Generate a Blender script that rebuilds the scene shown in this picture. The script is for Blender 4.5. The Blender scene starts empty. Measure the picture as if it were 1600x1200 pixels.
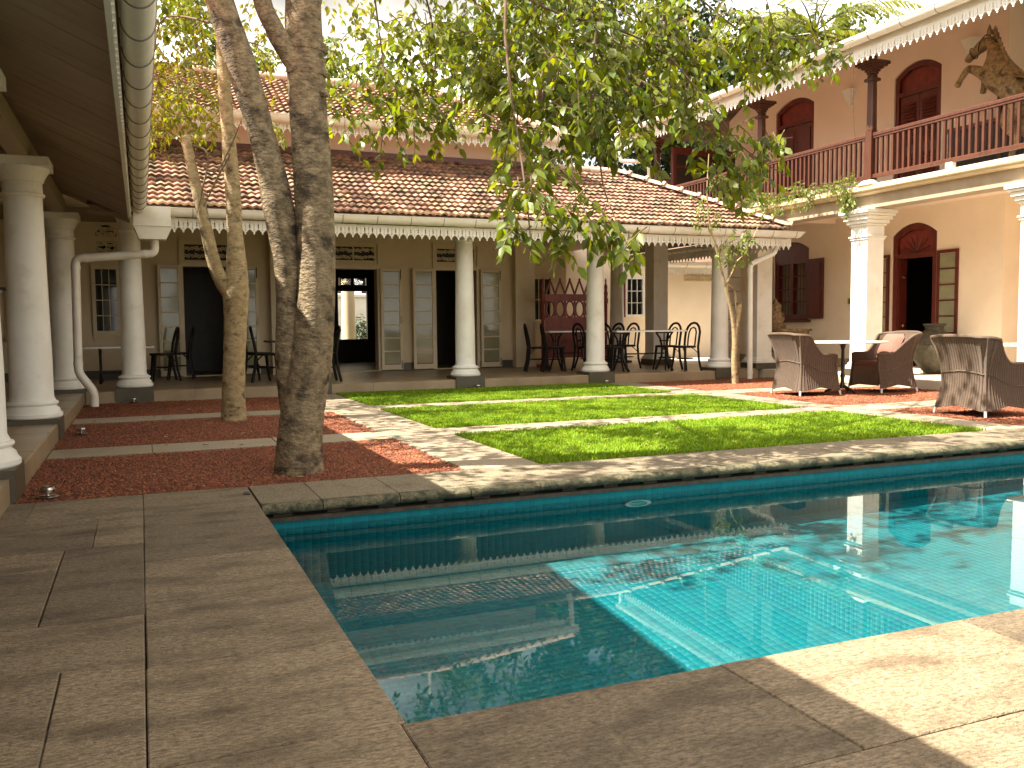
import bpy, math, random
import numpy as np
from math import sin, cos, pi, radians, sqrt, atan2
from mathutils import Vector, Matrix
from mathutils.geometry import tessellate_polygon
random.seed(7)
rng = np.random.default_rng(7)
D = bpy.data
sc = bpy.context.scene
COL = sc.collection

# ------------------------------------------------------------------ camera, sky, sun, exposure
YAW, PITCH, ROLL = 0.393968362, -0.0671830327, 0.00982770426
fw = Vector((sin(YAW)*cos(PITCH), cos(YAW)*cos(PITCH), sin(PITCH)))
rt = Vector((cos(YAW), -sin(YAW), 0.0))
dn = fw.cross(rt)
rt2 = rt*cos(ROLL) + dn*sin(ROLL)
dn2 = dn*cos(ROLL) - rt*sin(ROLL)
cam = D.cameras.new('camera')
cam.sensor_width = 36.0
cam.lens = 1392.18/1600*36.0
cam.clip_start = 0.05
cam.clip_end = 600
co = D.objects.new('camera', cam)
COL.objects.link(co)
CAMP = Vector((0, 0, 1.05))
mw = Matrix.Identity(4)
for i in range(3):
    mw[i][0] = rt2[i]; mw[i][1] = -dn2[i]; mw[i][2] = -fw[i]; mw[i][3] = CAMP[i]
co.matrix_world = mw
sc.camera = co

SUN = Vector((-0.52, 0.10, 0.85)).normalized()
world = D.worlds.new('World')
sc.world = world
world.use_nodes = True
wn = world.node_tree.nodes; wl = world.node_tree.links
wn.clear()
wo = wn.new('ShaderNodeOutputWorld'); wb = wn.new('ShaderNodeBackground')
sky = wn.new('ShaderNodeTexSky'); sky.sky_type = 'NISHITA'; sky.sun_disc = False
sky.sun_elevation = math.asin(SUN.z); sky.sun_rotation = atan2(SUN.x, SUN.y)
sky.dust_density = 2.0; sky.ozone_density = 1.0
tc = wn.new('ShaderNodeTexCoord'); mp = wn.new('ShaderNodeMapping'); mp.inputs['Scale'].default_value = (1, 1, 2.2)
nz = wn.new('ShaderNodeTexNoise'); nz.inputs['Scale'].default_value = 2.6; nz.inputs['Detail'].default_value = 7
nz.inputs['Roughness'].default_value = 0.55
mr = wn.new('ShaderNodeMapRange'); mr.inputs['From Min'].default_value = 0.34; mr.inputs['From Max'].default_value = 0.52
mx = wn.new('ShaderNodeMix'); mx.data_type = 'RGBA'
# clouds: bright sunlit banks and greyer ones, white to warm grey
nb_ = wn.new('ShaderNodeTexNoise'); nb_.inputs['Scale'].default_value = 1.5; nb_.inputs['Detail'].default_value = 3
SKYOFF = (8.5, 4.5, 11.5)  # clouds placed for the light: bright low bank, dark unseen zenith over the deck
mp.inputs['Location'].default_value = SKYOFF
mb2 = wn.new('ShaderNodeMapRange'); mb2.inputs['From Min'].default_value = 0.42; mb2.inputs['From Max'].default_value = 0.62
mb2.inputs['To Min'].default_value = 4.0; mb2.inputs['To Max'].default_value = 24.0
sclr = wn.new('ShaderNodeVectorMath'); sclr.operation = 'SCALE'; sclr.inputs[0].default_value = (1.0, 0.94, 0.85)
wl.new(mp.outputs['Vector'], nb_.inputs['Vector']); wl.new(nb_.outputs['Fac'], mb2.inputs['Value']); wl.new(mb2.outputs['Result'], sclr.inputs['Scale'])
wl.new(sclr.outputs['Vector'], mx.inputs['B'])
wl.new(tc.outputs['Generated'], mp.inputs['Vector']); wl.new(mp.outputs['Vector'], nz.inputs['Vector'])
wl.new(nz.outputs['Fac'], mr.inputs['Value']); wl.new(mr.outputs['Result'], mx.inputs['Factor'])
wl.new(sky.outputs['Color'], mx.inputs['A']); wl.new(mx.outputs['Result'], wb.inputs['Color'])
wb.inputs['Strength'].default_value = 0.05
wl.new(wb.outputs['Background'], wo.inputs['Surface'])

sl = D.lights.new('sun', 'SUN'); sl.energy = 5.0; sl.angle = radians(0.5); sl.color = (1.0, 0.93, 0.80)
so = D.objects.new('sun', sl); COL.objects.link(so)
so.rotation_euler = SUN.to_track_quat('Z', 'Y').to_euler(); so.location = (-20, 5, 40)
try:
    sl.cycles.is_caustics_light = True
except Exception:
    pass
vs = sc.view_settings
sc.display_settings.display_device = 'sRGB'
vs.view_transform = 'Standard'; vs.look = 'None'; vs.gamma = 1.0; vs.use_curve_mapping = False
vs.exposure = 1.95
cy = sc.cycles
cy.max_bounces = 12; cy.diffuse_bounces = 6; cy.glossy_bounces = 5; cy.transmission_bounces = 8
cy.transparent_max_bounces = 12; cy.caustics_refractive = True; cy.caustics_reflective = False
cy.sample_clamp_indirect = 8.0; cy.use_denoising = True

# ------------------------------------------------------------------ materials
MATS = {}
def M(name, c1, c2=None, rough=0.6, noise=5.0, sc3=(1, 1, 1), bump=0.0, bscale=60.0, bdist=0.01, metal=0.0, rnd=0.0, spec=0.5,
      lo=0.35, hi=0.65, c3=None, n3=1.3, lo3=0.55, hi3=0.7, hue=0.0, trans=0.0, detail=5.0, bsc3=None):
    m = D.materials.new(name); m.use_nodes = True
    N = m.node_tree.nodes; L = m.node_tree.links
    b = N['Principled BSDF']; out = N['Material Output']
    g = N.new('ShaderNodeNewGeometry')
    def noi(scale, s3, det=5.0):
        q = N.new('ShaderNodeMapping'); q.inputs['Scale'].default_value = s3
        L.new(g.outputs['Position'], q.inputs['Vector'])
        t = N.new('ShaderNodeTexNoise'); t.inputs['Scale'].default_value = scale; t.inputs['Detail'].default_value = det
        t.inputs['Roughness'].default_value = 0.72 if det > 8 else 0.6
        L.new(q.outputs['Vector'], t.inputs['Vector']); return t.outputs['Fac']
    def rngmap(v, a, c):
        r = N.new('ShaderNodeMapRange'); r.inputs['From Min'].default_value = a; r.inputs['From Max'].default_value = c
        L.new(v, r.inputs['Value']); return r.outputs['Result']
    if c2 is None: c2 = tuple(x*0.82 for x in c1)
    a = N.new('ShaderNodeMix'); a.data_type = 'RGBA'
    a.inputs['A'].default_value = (*c1, 1); a.inputs['B'].default_value = (*c2, 1)
    L.new(rngmap(noi(noise, sc3, detail), lo, hi), a.inputs['Factor'])
    colr = a.outputs['Result']
    if c3 is not None:
        a2 = N.new('ShaderNodeMix'); a2.data_type = 'RGBA'; a2.inputs['B'].default_value = (*c3, 1)
        L.new(colr, a2.inputs['A']); L.new(rngmap(noi(n3, sc3), lo3, hi3), a2.inputs['Factor']); colr = a2.outputs['Result']
    if rnd > 0 or hue > 0:
        oi = N.new('ShaderNodeObjectInfo')
        ad = N.new('ShaderNodeMath'); ad.operation = 'ADD'
        L.new(oi.outputs['Random'], ad.inputs[0]); L.new(g.outputs['Random Per Island'], ad.inputs[1])
        fr = N.new('ShaderNodeMath'); fr.operation = 'FRACT'; L.new(ad.outputs[0], fr.inputs[0])
        h = N.new('ShaderNodeHueSaturation')
        r1 = N.new('ShaderNodeMapRange'); r1.inputs['To Min'].default_value = 1-rnd; r1.inputs['To Max'].default_value = 1+rnd
        L.new(fr.outputs[0], r1.inputs['Value']); L.new(r1.outputs['Result'], h.inputs['Value'])
        if hue > 0:
            mu = N.new('ShaderNodeMath'); mu.operation = 'MULTIPLY'; mu.inputs[1].default_value = 7.31
            L.new(fr.outputs[0], mu.inputs[0])
            f2 = N.new('ShaderNodeMath'); f2.operation = 'FRACT'; L.new(mu.outputs[0], f2.inputs[0])
            r2 = N.new('ShaderNodeMapRange'); r2.inputs['To Min'].default_value = 0.5-hue; r2.inputs['To Max'].default_value = 0.5+hue
            L.new(f2.outputs[0], r2.inputs['Value']); L.new(r2.outputs['Result'], h.inputs['Hue'])
        L.new(colr, h.inputs['Color']); colr = h.outputs['Color']
    L.new(colr, b.inputs['Base Color'])
    b.inputs['Roughness'].default_value = rough; b.inputs['Metallic'].default_value = metal
    b.inputs['Specular IOR Level'].default_value = spec
    if bump > 0:
        bp = N.new('ShaderNodeBump'); bp.inputs['Strength'].default_value = bump; bp.inputs['Distance'].default_value = bdist
        L.new(noi(bscale, bsc3 or sc3), bp.inputs['Height']); L.new(bp.outputs['Normal'], b.inputs['Normal'])
    if trans > 0:
        t = N.new('ShaderNodeBsdfTranslucent'); mxs = N.new('ShaderNodeMixShader'); mxs.inputs[0].default_value = trans
        br = N.new('ShaderNodeHueSaturation'); br.inputs['Value'].default_value = 1.7; br.inputs['Saturation'].default_value = 1.1; br.inputs['Hue'].default_value = 0.485
        L.new(colr, br.inputs['Color']); L.new(br.outputs['Color'], t.inputs['Color'])
        L.new(b.outputs[0], mxs.inputs[1]); L.new(t.outputs[0], mxs.inputs[2]); L.new(mxs.outputs[0], out.inputs['Surface'])
    MATS[name] = m
    return m

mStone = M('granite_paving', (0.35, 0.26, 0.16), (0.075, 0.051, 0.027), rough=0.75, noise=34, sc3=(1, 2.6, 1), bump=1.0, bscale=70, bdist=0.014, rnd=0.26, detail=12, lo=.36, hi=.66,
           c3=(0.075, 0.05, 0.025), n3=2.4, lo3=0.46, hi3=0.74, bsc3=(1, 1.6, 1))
mStoneY = M('granite_coping', (0.31, 0.245, 0.16), (0.10, 0.075, 0.042), rough=0.75, noise=34, sc3=(2.4, 1, 1), bump=1.0, bscale=80, bdist=0.012, rnd=0.18, detail=12, lo=.36, hi=.66,
            c3=(0.12, 0.09, 0.05), n3=4.0, lo3=0.5, hi3=0.75)
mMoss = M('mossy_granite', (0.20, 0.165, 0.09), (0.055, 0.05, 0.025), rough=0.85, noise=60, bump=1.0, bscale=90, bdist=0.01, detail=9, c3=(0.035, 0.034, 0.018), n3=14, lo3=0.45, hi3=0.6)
mSlot = M('dark_mortar', (0.10, 0.07, 0.045), (0.05, 0.036, 0.024), rough=0.85, noise=20)  # dark brown mortar on the overflow ledge and blocks
mJoint = M('joint_mortar', (0.05, 0.04, 0.03), rough=0.95)
mPath = M('path_stone', (0.34, 0.27, 0.19), (0.2, 0.155, 0.10), rough=0.8, noise=40, bump=0.4, bscale=120, bdist=0.005, rnd=0.12, detail=9, c3=(0.2, 0.15, 0.1), n3=2.2, lo3=0.5, hi3=0.8)
mGravel = M('laterite_gravel', (0.25, 0.078, 0.03), (0.15, 0.045, 0.019), rough=0.9, noise=30, rnd=0.65, hue=0.015)
mSoil = M('laterite_soil', (0.19, 0.054, 0.025), (0.11, 0.03, 0.015), rough=0.95, noise=60, bump=1.0, bscale=160, bdist=0.012)
mEarth = M('earth', (0.16, 0.12, 0.07), (0.09, 0.1, 0.04), rough=0.95, noise=1.5)
mGrass = M('grass_blade', (0.20, 0.30, 0.022), (0.14, 0.24, 0.018), rough=0.75, spec=0.15, noise=2.2, rnd=0.35, hue=0.02, trans=0.3)
mTurf = M('turf_soil', (0.10, 0.14, 0.022), (0.07, 0.10, 0.018), rough=0.95, noise=40)
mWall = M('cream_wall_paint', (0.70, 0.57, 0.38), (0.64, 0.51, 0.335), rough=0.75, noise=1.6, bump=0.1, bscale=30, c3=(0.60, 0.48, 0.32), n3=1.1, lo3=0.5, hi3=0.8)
mPeach = M('peach_lower_wall_paint', (0.88, 0.76, 0.61), (0.83, 0.70, 0.55), rough=0.75, noise=1.6, bump=0.1, bscale=30, c3=(0.79, 0.65, 0.50), n3=0.9, lo3=0.55, hi3=0.8)
mPink = M('peach_wall_paint', (0.87, 0.71, 0.61), (0.82, 0.66, 0.56), rough=0.75, noise=1.6, bump=0.06, bscale=30)
mTrim = M('cream_trim_paint', (0.68, 0.57, 0.38), (0.62, 0.51, 0.34), rough=0.5, noise=4)
mWhite = M('white_paint', (0.82, 0.80, 0.745), (0.74, 0.71, 0.63), rough=0.5, noise=3, bump=0.08, bscale=40, c3=(0.62, 0.56, 0.46), n3=4.5, lo3=0.58, hi3=0.8)
mGut = M('white_gutter_paint', (0.80, 0.76, 0.68), (0.74, 0.68, 0.58), rough=0.35, noise=5, c3=(0.5, 0.42, 0.3), n3=3.0, lo3=0.62, hi3=0.8)
mStrap = M('gutter_strap_metal', (0.2, 0.17, 0.13), rough=0.6)
mPlinth = M('olive_plinth_paint', (0.085, 0.07, 0.042), (0.065, 0.052, 0.03), rough=0.45, noise=6)
mFloor = M('polished_cement_floor', (0.34, 0.25, 0.15), (0.27, 0.19, 0.11), rough=0.35, noise=2.0, c3=(0.2, 0.14, 0.08), n3=1.0, lo3=0.55, hi3=0.8)
mFloorR = M('pale_cement_floor', (0.62, 0.53, 0.40), (0.55, 0.46, 0.34), rough=0.5, noise=2.0)
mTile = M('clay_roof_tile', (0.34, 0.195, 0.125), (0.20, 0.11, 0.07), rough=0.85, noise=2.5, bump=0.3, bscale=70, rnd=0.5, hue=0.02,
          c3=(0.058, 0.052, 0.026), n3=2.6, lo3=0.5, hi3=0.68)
mRidge = M('ridge_mortar', (0.56, 0.40, 0.30), (0.42, 0.26, 0.18), rough=0.85, noise=6, bump=0.3, bscale=50, rnd=0.1)
mMaroon = M('maroon_wood', (0.13, 0.022, 0.014), (0.09, 0.014, 0.010), rough=0.35, noise=5, sc3=(4, 4, 0.6), rnd=0.12)
mBal = M('teak_rail', (0.10, 0.034, 0.018), (0.065, 0.021, 0.012), rough=0.4, noise=7, sc3=(4, 4, 0.6), rnd=0.15)
mRed = M('carved_red_wood', (0.24, 0.032, 0.024), (0.14, 0.02, 0.015), rough=0.45, noise=8)
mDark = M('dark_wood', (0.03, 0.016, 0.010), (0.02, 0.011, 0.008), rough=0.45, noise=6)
mIron = M('black_iron', (0.012, 0.011, 0.011), rough=0.4)
mBlackWood = M('black_bentwood', (0.010, 0.007, 0.006), (0.014, 0.009, 0.007), rough=0.5, spec=0.2)
mSeat = M('rattan_seat', (0.10, 0.055, 0.032), (0.07, 0.04, 0.024), rough=0.6, noise=40)
mMarble = M('white_table_marble', (0.82, 0.79, 0.74), (0.74, 0.71, 0.66), rough=0.15, noise=5)
mSoffit = M('soffit_board', (0.35, 0.27, 0.18), (0.29, 0.22, 0.145), rough=0.6, noise=5, sc3=(1, 6, 1), rnd=0.1)
mPane = M('shutter_pane', (0.30, 0.29, 0.18), (0.24, 0.24, 0.15), rough=0.06, noise=3, spec=0.5)
mPaneD = M('dark_pane', (0.012, 0.013, 0.012), rough=0.05, spec=0.6)
mCurt = M('window_curtain', (0.33, 0.30, 0.22), (0.24, 0.22, 0.16), rough=0.9, noise=30, sc3=(1, 6, 0.3))
mFret = M('fretwork_paint', (0.72, 0.60, 0.40), rough=0.6)
mSteel = M('brushed_steel', (0.55, 0.52, 0.47), rough=0.25, metal=1.0)
mBrass = M('brass', (0.55, 0.38, 0.12), rough=0.3, metal=1.0)
mBeam = M('tan_beam_paint', (0.40, 0.31, 0.21), (0.32, 0.245, 0.165), rough=0.6, noise=4)
mYel = M('ochre_cornice_paint', (0.62, 0.49, 0.29), (0.56, 0.43, 0.25), rough=0.55, noise=4)
mTeal = M('pool_mosaic', (0.005, 0.195, 0.225), (0.004, 0.165, 0.195), rough=0.35, noise=9, rnd=0.08, hue=0.008, spec=0.2)
mGrout = M('pool_grout', (0.017, 0.225, 0.255), rough=0.7)
mClay = M('weathered_jar_clay', (0.075, 0.062, 0.038), (0.03, 0.026, 0.017), rough=0.75, noise=12, bump=0.7, bscale=40, detail=10, c3=(0.12, 0.10, 0.042), n3=5, lo3=0.54, hi3=0.72)
mHorse = M('worn_gilt_carving', (0.44, 0.30, 0.14), (0.13, 0.075, 0.035), rough=0.6, noise=16, detail=10, bump=0.9, bscale=45, c3=(0.08, 0.045, 0.02), n3=7, lo3=0.55, hi3=0.65)
mCush = M('pink_cushion_cloth', (0.23, 0.10, 0.072), (0.2, 0.087, 0.062), rough=0.9, noise=20, bump=0.2, bscale=200)
mCushD = M('brown_cushion_cloth', (0.17, 0.075, 0.055), (0.14, 0.06, 0.045), rough=0.9, noise=20)
mCloth = M('cream_cloth', (0.42, 0.31, 0.19), (0.34, 0.25, 0.15), rough=0.9, noise=6, sc3=(6, 6, .5))
mBark = M('grey_brown_bark', (0.35, 0.26, 0.15), (0.085, 0.056, 0.028), rough=0.9, noise=13, sc3=(1, 1, 1.3), bump=1.0, bscale=26, bdist=0.03, bsc3=(1, 1, 1.8), detail=12, lo=.36, hi=.66,
          c3=(0.045, 0.03, 0.015), n3=5.5, lo3=0.52, hi3=0.66)
mBarkL = M('pale_lichen_bark', (0.46, 0.35, 0.19), (0.24, 0.165, 0.08), rough=0.9, noise=12, sc3=(1, 1, 1.6), detail=9, bump=0.8, bscale=30, bdist=0.02, bsc3=(1, 1, 3),
           c3=(0.09, 0.065, 0.035), n3=7.0, lo3=0.56, hi3=0.68)
mTwig = M('twig_bark', (0.17, 0.11, 0.06), (0.1, 0.065, 0.035), rough=0.9, noise=12)
mLeafA = M('broad_leaf', (0.155, 0.185, 0.019), (0.095, 0.13, 0.015), rough=0.42, noise=2.0, rnd=0.5, hue=0.025, trans=0.48, spec=0.4)
mLeafB = M('yellow_green_leaf', (0.24, 0.23, 0.024), (0.17, 0.19, 0.02), rough=0.45, noise=2.0, rnd=0.4, hue=0.03, trans=0.45)
mLeafC = M('bright_creeper_leaf', (0.12, 0.19, 0.025), (0.15, 0.2, 0.03), rough=0.45, noise=5.0, rnd=0.4, hue=0.03, trans=0.4)
mLeafBg = M('distant_leaf', (0.075, 0.11, 0.018), (0.115, 0.14, 0.022), rough=0.6, noise=0.5, rnd=0.45, hue=0.02, trans=0.3)
mLeafDk = M('dark_needle_leaf', (0.03, 0.055, 0.014), (0.022, 0.042, 0.012), rough=0.6, noise=0.6, rnd=0.4, trans=0.2)
mPalm = M('palm_leaflet', (0.12, 0.15, 0.025), (0.16, 0.17, 0.03), rough=0.4, noise=0.8, rnd=0.3, trans=0.35)

def wicker_mat():
    m = M('woven_wicker', (0.135, 0.088, 0.057), (0.10, 0.064, 0.041), rough=0.6, noise=30, rnd=0.08)
    N = m.node_tree.nodes; L = m.node_tree.links; b = N['Principled BSDF']
    tcn = N.new('ShaderNodeTexCoord')
    w1 = N.new('ShaderNodeTexWave'); w1.wave_type = 'BANDS'; w1.bands_direction = 'Z'; w1.inputs['Scale'].default_value = 34; w1.inputs['Distortion'].default_value = 0.6
    w2 = N.new('ShaderNodeTexWave'); w2.wave_type = 'BANDS'; w2.bands_direction = 'DIAGONAL'; w2.inputs['Scale'].default_value = 17
    mpw = N.new('ShaderNodeMapping'); mpw.inputs['Scale'].default_value = (1, 1, 0.0)
    L.new(tcn.outputs['Object'], w1.inputs['Vector']); L.new(tcn.outputs['Object'], mpw.inputs['Vector']); L.new(mpw.outputs[0], w2.inputs['Vector'])
    ad = N.new('ShaderNodeMath'); ad.operation = 'ADD'; L.new(w1.outputs['Fac'], ad.inputs[0]); ad.inputs[1].default_value = 0.0
    bp = N.new('ShaderNodeBump'); bp.inputs['Strength'].default_value = 0.8; bp.inputs['Distance'].default_value = 0.005
    L.new(ad.outputs[0], bp.inputs['Height']); L.new(bp.outputs['Normal'], b.inputs['Normal'])
    return m
mWick = wicker_mat()

def water_mat():
    m = D.materials.new('pool_water'); m.use_nodes = True
    N = m.node_tree.nodes; L = m.node_tree.links; N.remove(N['Principled BSDF'])
    gl = N.new('ShaderNodeBsdfGlass'); gl.inputs['IOR'].default_value = 1.333; gl.inputs['Roughness'].default_value = 0.0
    gl.inputs['Color'].default_value = (0.93, 1.0, 1.0, 1)
    L.new(gl.outputs[0], N['Material Output'].inputs['Surface'])
    return m
mWater = water_mat()

# ------------------------------------------------------------------ mesh builder
class MB:
    def __init__(s): s.v = []; s.f = []
    def add(s, vs_, fs_):
        o = len(s.v); s.v.extend([tuple(p) for p in vs_]); s.f.extend([tuple(i+o for i in q) for q in fs_]); return s
    def box(s, x0, x1, y0, y1, z0, z1):
        v = [(x0,y0,z0),(x1,y0,z0),(x1,y1,z0),(x0,y1,z0),(x0,y0,z1),(x1,y0,z1),(x1,y1,z1),(x0,y1,z1)]
        return s.add(v, [(0,3,2,1),(4,5,6,7),(0,1,5,4),(1,2,6,5),(2,3,7,6),(3,0,4,7)])
    def slab(s, x0, x1, y0, y1, z0, z1, c=0.006, jit=0.0):
        q = [(x0,y0),(x1,y0),(x1,y1),(x0,y1)]
        if jit: q = [(a+random.uniform(-jit, jit), b+random.uniform(-jit, jit)) for a, b in q]
        cx = sum(a for a, b in q)/4; cyy = sum(b for a, b in q)/4
        dz = [random.uniform(-jit, jit)*0.35 for _ in q]
        v = [(a, b, z0) for a, b in q] + [(a, b, z1-c+d) for (a, b), d in zip(q, dz)]
        v += [(a-math.copysign(c, a-cx), b-math.copysign(c, b-cyy), z1+d) for (a, b), d in zip(q, dz)]
        f = [(0,3,2,1),(8,9,10,11)]
        for i in range(4):
            j = (i+1) % 4
            f += [(i, j, 4+j, 4+i), (4+i, 4+j, 8+j, 8+i)]
        return s.add(v, f)
    def tube(s, pts, rad, n=8, cap=True, wob=0.0):
        pts = [Vector(p) for p in pts]
        if not hasattr(rad, '__len__'): rad = [rad]*len(pts)
        o = len(s.v); up = None; k = len(pts)
        for i, p in enumerate(pts):
            t = (pts[min(i+1, k-1)] - pts[max(i-1, 0)])
            t = t.normalized() if t.length > 1e-9 else Vector((0, 0, 1))
            if up is None: up = t.orthogonal().normalized()
            up = (up - t*up.dot(t))
            up = up.normalized() if up.length > 1e-6 else t.orthogonal().normalized()
            w = t.cross(up)
            for j in range(n):
                a = 2*pi*j/n; r = rad[i]
                if wob: r *= 1 + random.uniform(-wob, wob)
                s.v.append(tuple(p + (up*cos(a) + w*sin(a))*r))
        for i in range(k-1):
            for j in range(n):
                a = o+i*n+j; b = o+i*n+(j+1) % n
                s.f.append((a, b, b+n, a+n))
        if cap:
            s.f.append(tuple(o+j for j in range(n))[::-1]); s.f.append(tuple(o+(k-1)*n+j for j in range(n)))
        return s
    def lathe(s, prof, c=(0, 0, 0), n=28, mat=None):
        o = len(s.v)
        for r, z in prof:
            for j in range(n):
                a = 2*pi*j/n; p = Vector((r*cos(a), r*sin(a), z))
                if mat is not None: p = mat @ p
                s.v.append((p.x+c[0], p.y+c[1], p.z+c[2]))
        for i in range(len(prof)-1):
            for j in range(n):
                a = o+i*n+j; b = o+i*n+(j+1) % n
                s.f.append((a, b, b+n, a+n))
        s.f.append(tuple(o+j for j in range(n))[::-1]); s.f.append(tuple(o+(len(prof)-1)*n+j for j in range(n)))
        return s
    def plate(s, loops, d0, d1, fn):
        """extrude a 2D polygon with holes from depth d0 to d1; fn(u, v, d) -> xyz"""
        flat = [p for l in loops for p in l]
        tri = tessellate_polygon([[Vector((a, b, 0)) for a, b in l] for l in loops])
        n = len(flat)
        v = [fn(a, b, d0) for a, b in flat] + [fn(a, b, d1) for a, b in flat]
        f = [t for t in tri] + [tuple(i+n for i in t[::-1]) for t in tri]
        k = 0
        for l in loops:
            m = len(l)
            for i in range(m):
                j = (i+1) % m
                f.append((k+i, k+j, n+k+j, n+k+i))
            k += m
        return s.add(v, f)
    def prism(s, prof, a0, a1, fn):
        """sweep a closed or open profile of (p, q) between a0 and a1; fn(p, q, a)"""
        return s.plate([prof], a0, a1, fn)
    def mesh(s, name, smooth=None):
        me = D.meshes.new(name); me.from_pydata(s.v, [], s.f)
        import bmesh
        bm = bmesh.new(); bm.from_mesh(me); bmesh.ops.recalc_face_normals(bm, faces=bm.faces); bm.to_mesh(me); bm.free()
        if smooth is not None:
            me.shade_smooth(); me.set_sharp_from_angle(angle=radians(smooth))
        return me
XZ = lambda y: (lambda u, v, d: (u, d, v))
def fXZ(u, v, d): return (u, d, v)
def fYZ(u, v, d): return (d, u, v)
def fXY(u, v, d): return (u, v, d)
def rect(a, b, c, d): return [(a, c), (b, c), (b, d), (a, d)]

WL = {}
def place(o, parent, loc=(0, 0, 0)):
    COL.objects.link(o)
    l = Vector(loc)
    WL[o.name] = l
    if parent is not None:
        o.parent = parent; o.location = l - WL[parent.name]
    else:
        o.location = l
    return o
def obj(name, geo, mat, parent=None, loc=(0, 0, 0), rot=None, smooth=None, kind=None, label=None, cat=None, group=None, scale=None):
    """one mesh object; loc is a WORLD position (parents are unrotated unless lobj is used)"""
    me = geo.mesh(name, smooth) if isinstance(geo, MB) else geo
    if mat is not None and len(me.materials) == 0: me.materials.append(mat)
    o = D.objects.new(name, me); place(o, parent, loc)
    if rot is not None: o.rotation_euler = rot
    if scale is not None: o.scale = scale
    tag(o, label, cat, group, kind)
    return o
def lobj(name, geo, mat, parent, loc=(0, 0, 0), rot=None, smooth=None, kind=None):
    """child in the parent's LOCAL frame"""
    me = geo.mesh(name, smooth) if isinstance(geo, MB) else geo
    if mat is not None and len(me.materials) == 0: me.materials.append(mat)
    o = D.objects.new(name, me); COL.objects.link(o); o.parent = parent; o.location = loc; WL[o.name] = Vector((0, 0, 0))
    if rot is not None: o.rotation_euler = rot
    if kind: o['kind'] = kind
    return o
def tag(o, label=None, cat=None, group=None, kind=None):
    if label: o['label'] = label
    if cat: o['category'] = cat
    if group: o['group'] = group
    if kind: o['kind'] = kind
    return o
def thing(name, label, cat, loc=(0, 0, 0), rz=0.0, group=None, kind=None):
    o = D.objects.new(name, None); o.empty_display_size = 0.1
    place(o, None, loc); o.rotation_euler = (0, 0, rz)
    return tag(o, label, cat, group, kind)
def dup(root, loc, rz, label, group=None):
    r = root.copy(); COL.objects.link(r); r.location = loc; r.rotation_euler = (0, 0, rz); WL[r.name] = Vector(loc)
    r['label'] = label
    if group: r['group'] = group
    for ch in list(root.children):
        c = ch.copy(); COL.objects.link(c); c.parent = r
        for g in list(ch.children):
            d = g.copy(); COL.objects.link(d); d.parent = c
    return r
def arr_mesh(name, verts, faces_flat, nper, mat=None, smooth=False):
    """fast mesh from numpy: verts (n,3), faces (m,nper)"""
    me = D.meshes.new(name)
    nf = len(faces_flat)
    me.vertices.add(len(verts)); me.vertices.foreach_set('co', np.ascontiguousarray(verts, dtype=np.float32).ravel())
    me.loops.add(nf*nper); me.loops.foreach_set('vertex_index', np.ascontiguousarray(faces_flat, dtype=np.int32).ravel())
    me.polygons.add(nf); me.polygons.foreach_set('loop_start', np.arange(0, nf*nper, nper, dtype=np.int32))
    me.update(calc_edges=True)
    if smooth: me.shade_smooth()
    if mat: me.materials.append(mat)
    return me
# ------------------------------------------------------------------ ground, pool, deck, garden beds
PX0, PX1, PY0, PY1 = 0.62, 9.7, 2.26, 5.42
WZ = -0.165
g = MB()
gz_ = -0.06
g.box(-120, PX0-.3, -60, 160, -0.5, gz_); g.box(PX1+.3, 140, -60, 160, -0.5, gz_)
g.box(PX0-.3, PX1+.3, -60, PY0-.3, -0.5, gz_); g.box(PX0-.3, PX1+.3, PY1+.3, 160, -0.5, gz_)
obj('ground', g, mEarth, kind='structure')

deck = obj('pool_deck', MB().box(-3.6, 0.60, -3, 6.045, -0.055, -0.03).box(0.60, 12, -3, 2.235, -0.055, -0.03), mJoint, kind='structure')
def slabs(rows, parent, name, mat, z0=-0.03, z1=0.0, gap=0.0018, c=0.004, jit=0.0022):
    for (x0, x1, y0, y1) in rows:
        q = [gap*random.uniform(.4, 1.3) for _ in range(4)]
        b = MB().slab(x0+q[0], x1-q[1], y0+q[2], y1-q[3], z0, z1+random.uniform(-.002, 0), c, jit)
        obj(name, b, mat, parent)
R = []
ys = [6.045, 5.36, 5.02, 4.28, 3.62, 2.92, 2.235, 1.62, 0.95, 0.2, -.6]
for a, b in zip(ys[1:], ys[:-1]):
    if b > 2.24: R.append((-0.02, 0.615, a, b))
R += [(-3.5, -2.4, 5.36, 6.045), (-2.4, -1.5, 5.36, 6.045), (-1.5, -0.62, 5.36, 6.045), (-0.62, -0.02, 5.36, 6.045)]
R += [(-3, -1.9, 4.66, 5.36), (-1.9, -1.0, 4.66, 5.02), (-1.9, -1.0, 5.02, 5.36), (-1.0, -0.25, 4.66, 5.02), (-1.0, -0.25, 5.02, 5.36), (-0.25, -0.02, 4.66, 5.36)]
R += [(-0.37, -0.02, 3.49, 4.66), (-1.1, -0.37, 4.29, 4.66), (-1.1, -0.37, 3.94, 4.29), (-1.1, -0.37, 3.49, 3.94), (-2.2, -1.1, 3.49, 4.1), (-2.2, -1.1, 4.1, 4.66), (-3, -2.2, 3.49, 4.66)]
R += [(-0.53, -0.02, 3.0, 3.49), (-1.3, -0.53, 3.0, 3.49), (-2.4, -1.3, 3.0, 3.49), (-3, -2.4, 3.0, 3.49)]
R += [(-0.262, -0.02, 2.1, 3.0), (-0.9, -0.262, 2.58, 3.0), (-0.9, -0.262, 2.1, 2.58), (-1.9, -0.9, 2.1, 3.0), (-3, -1.9, 2.1, 3.0)]
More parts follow.
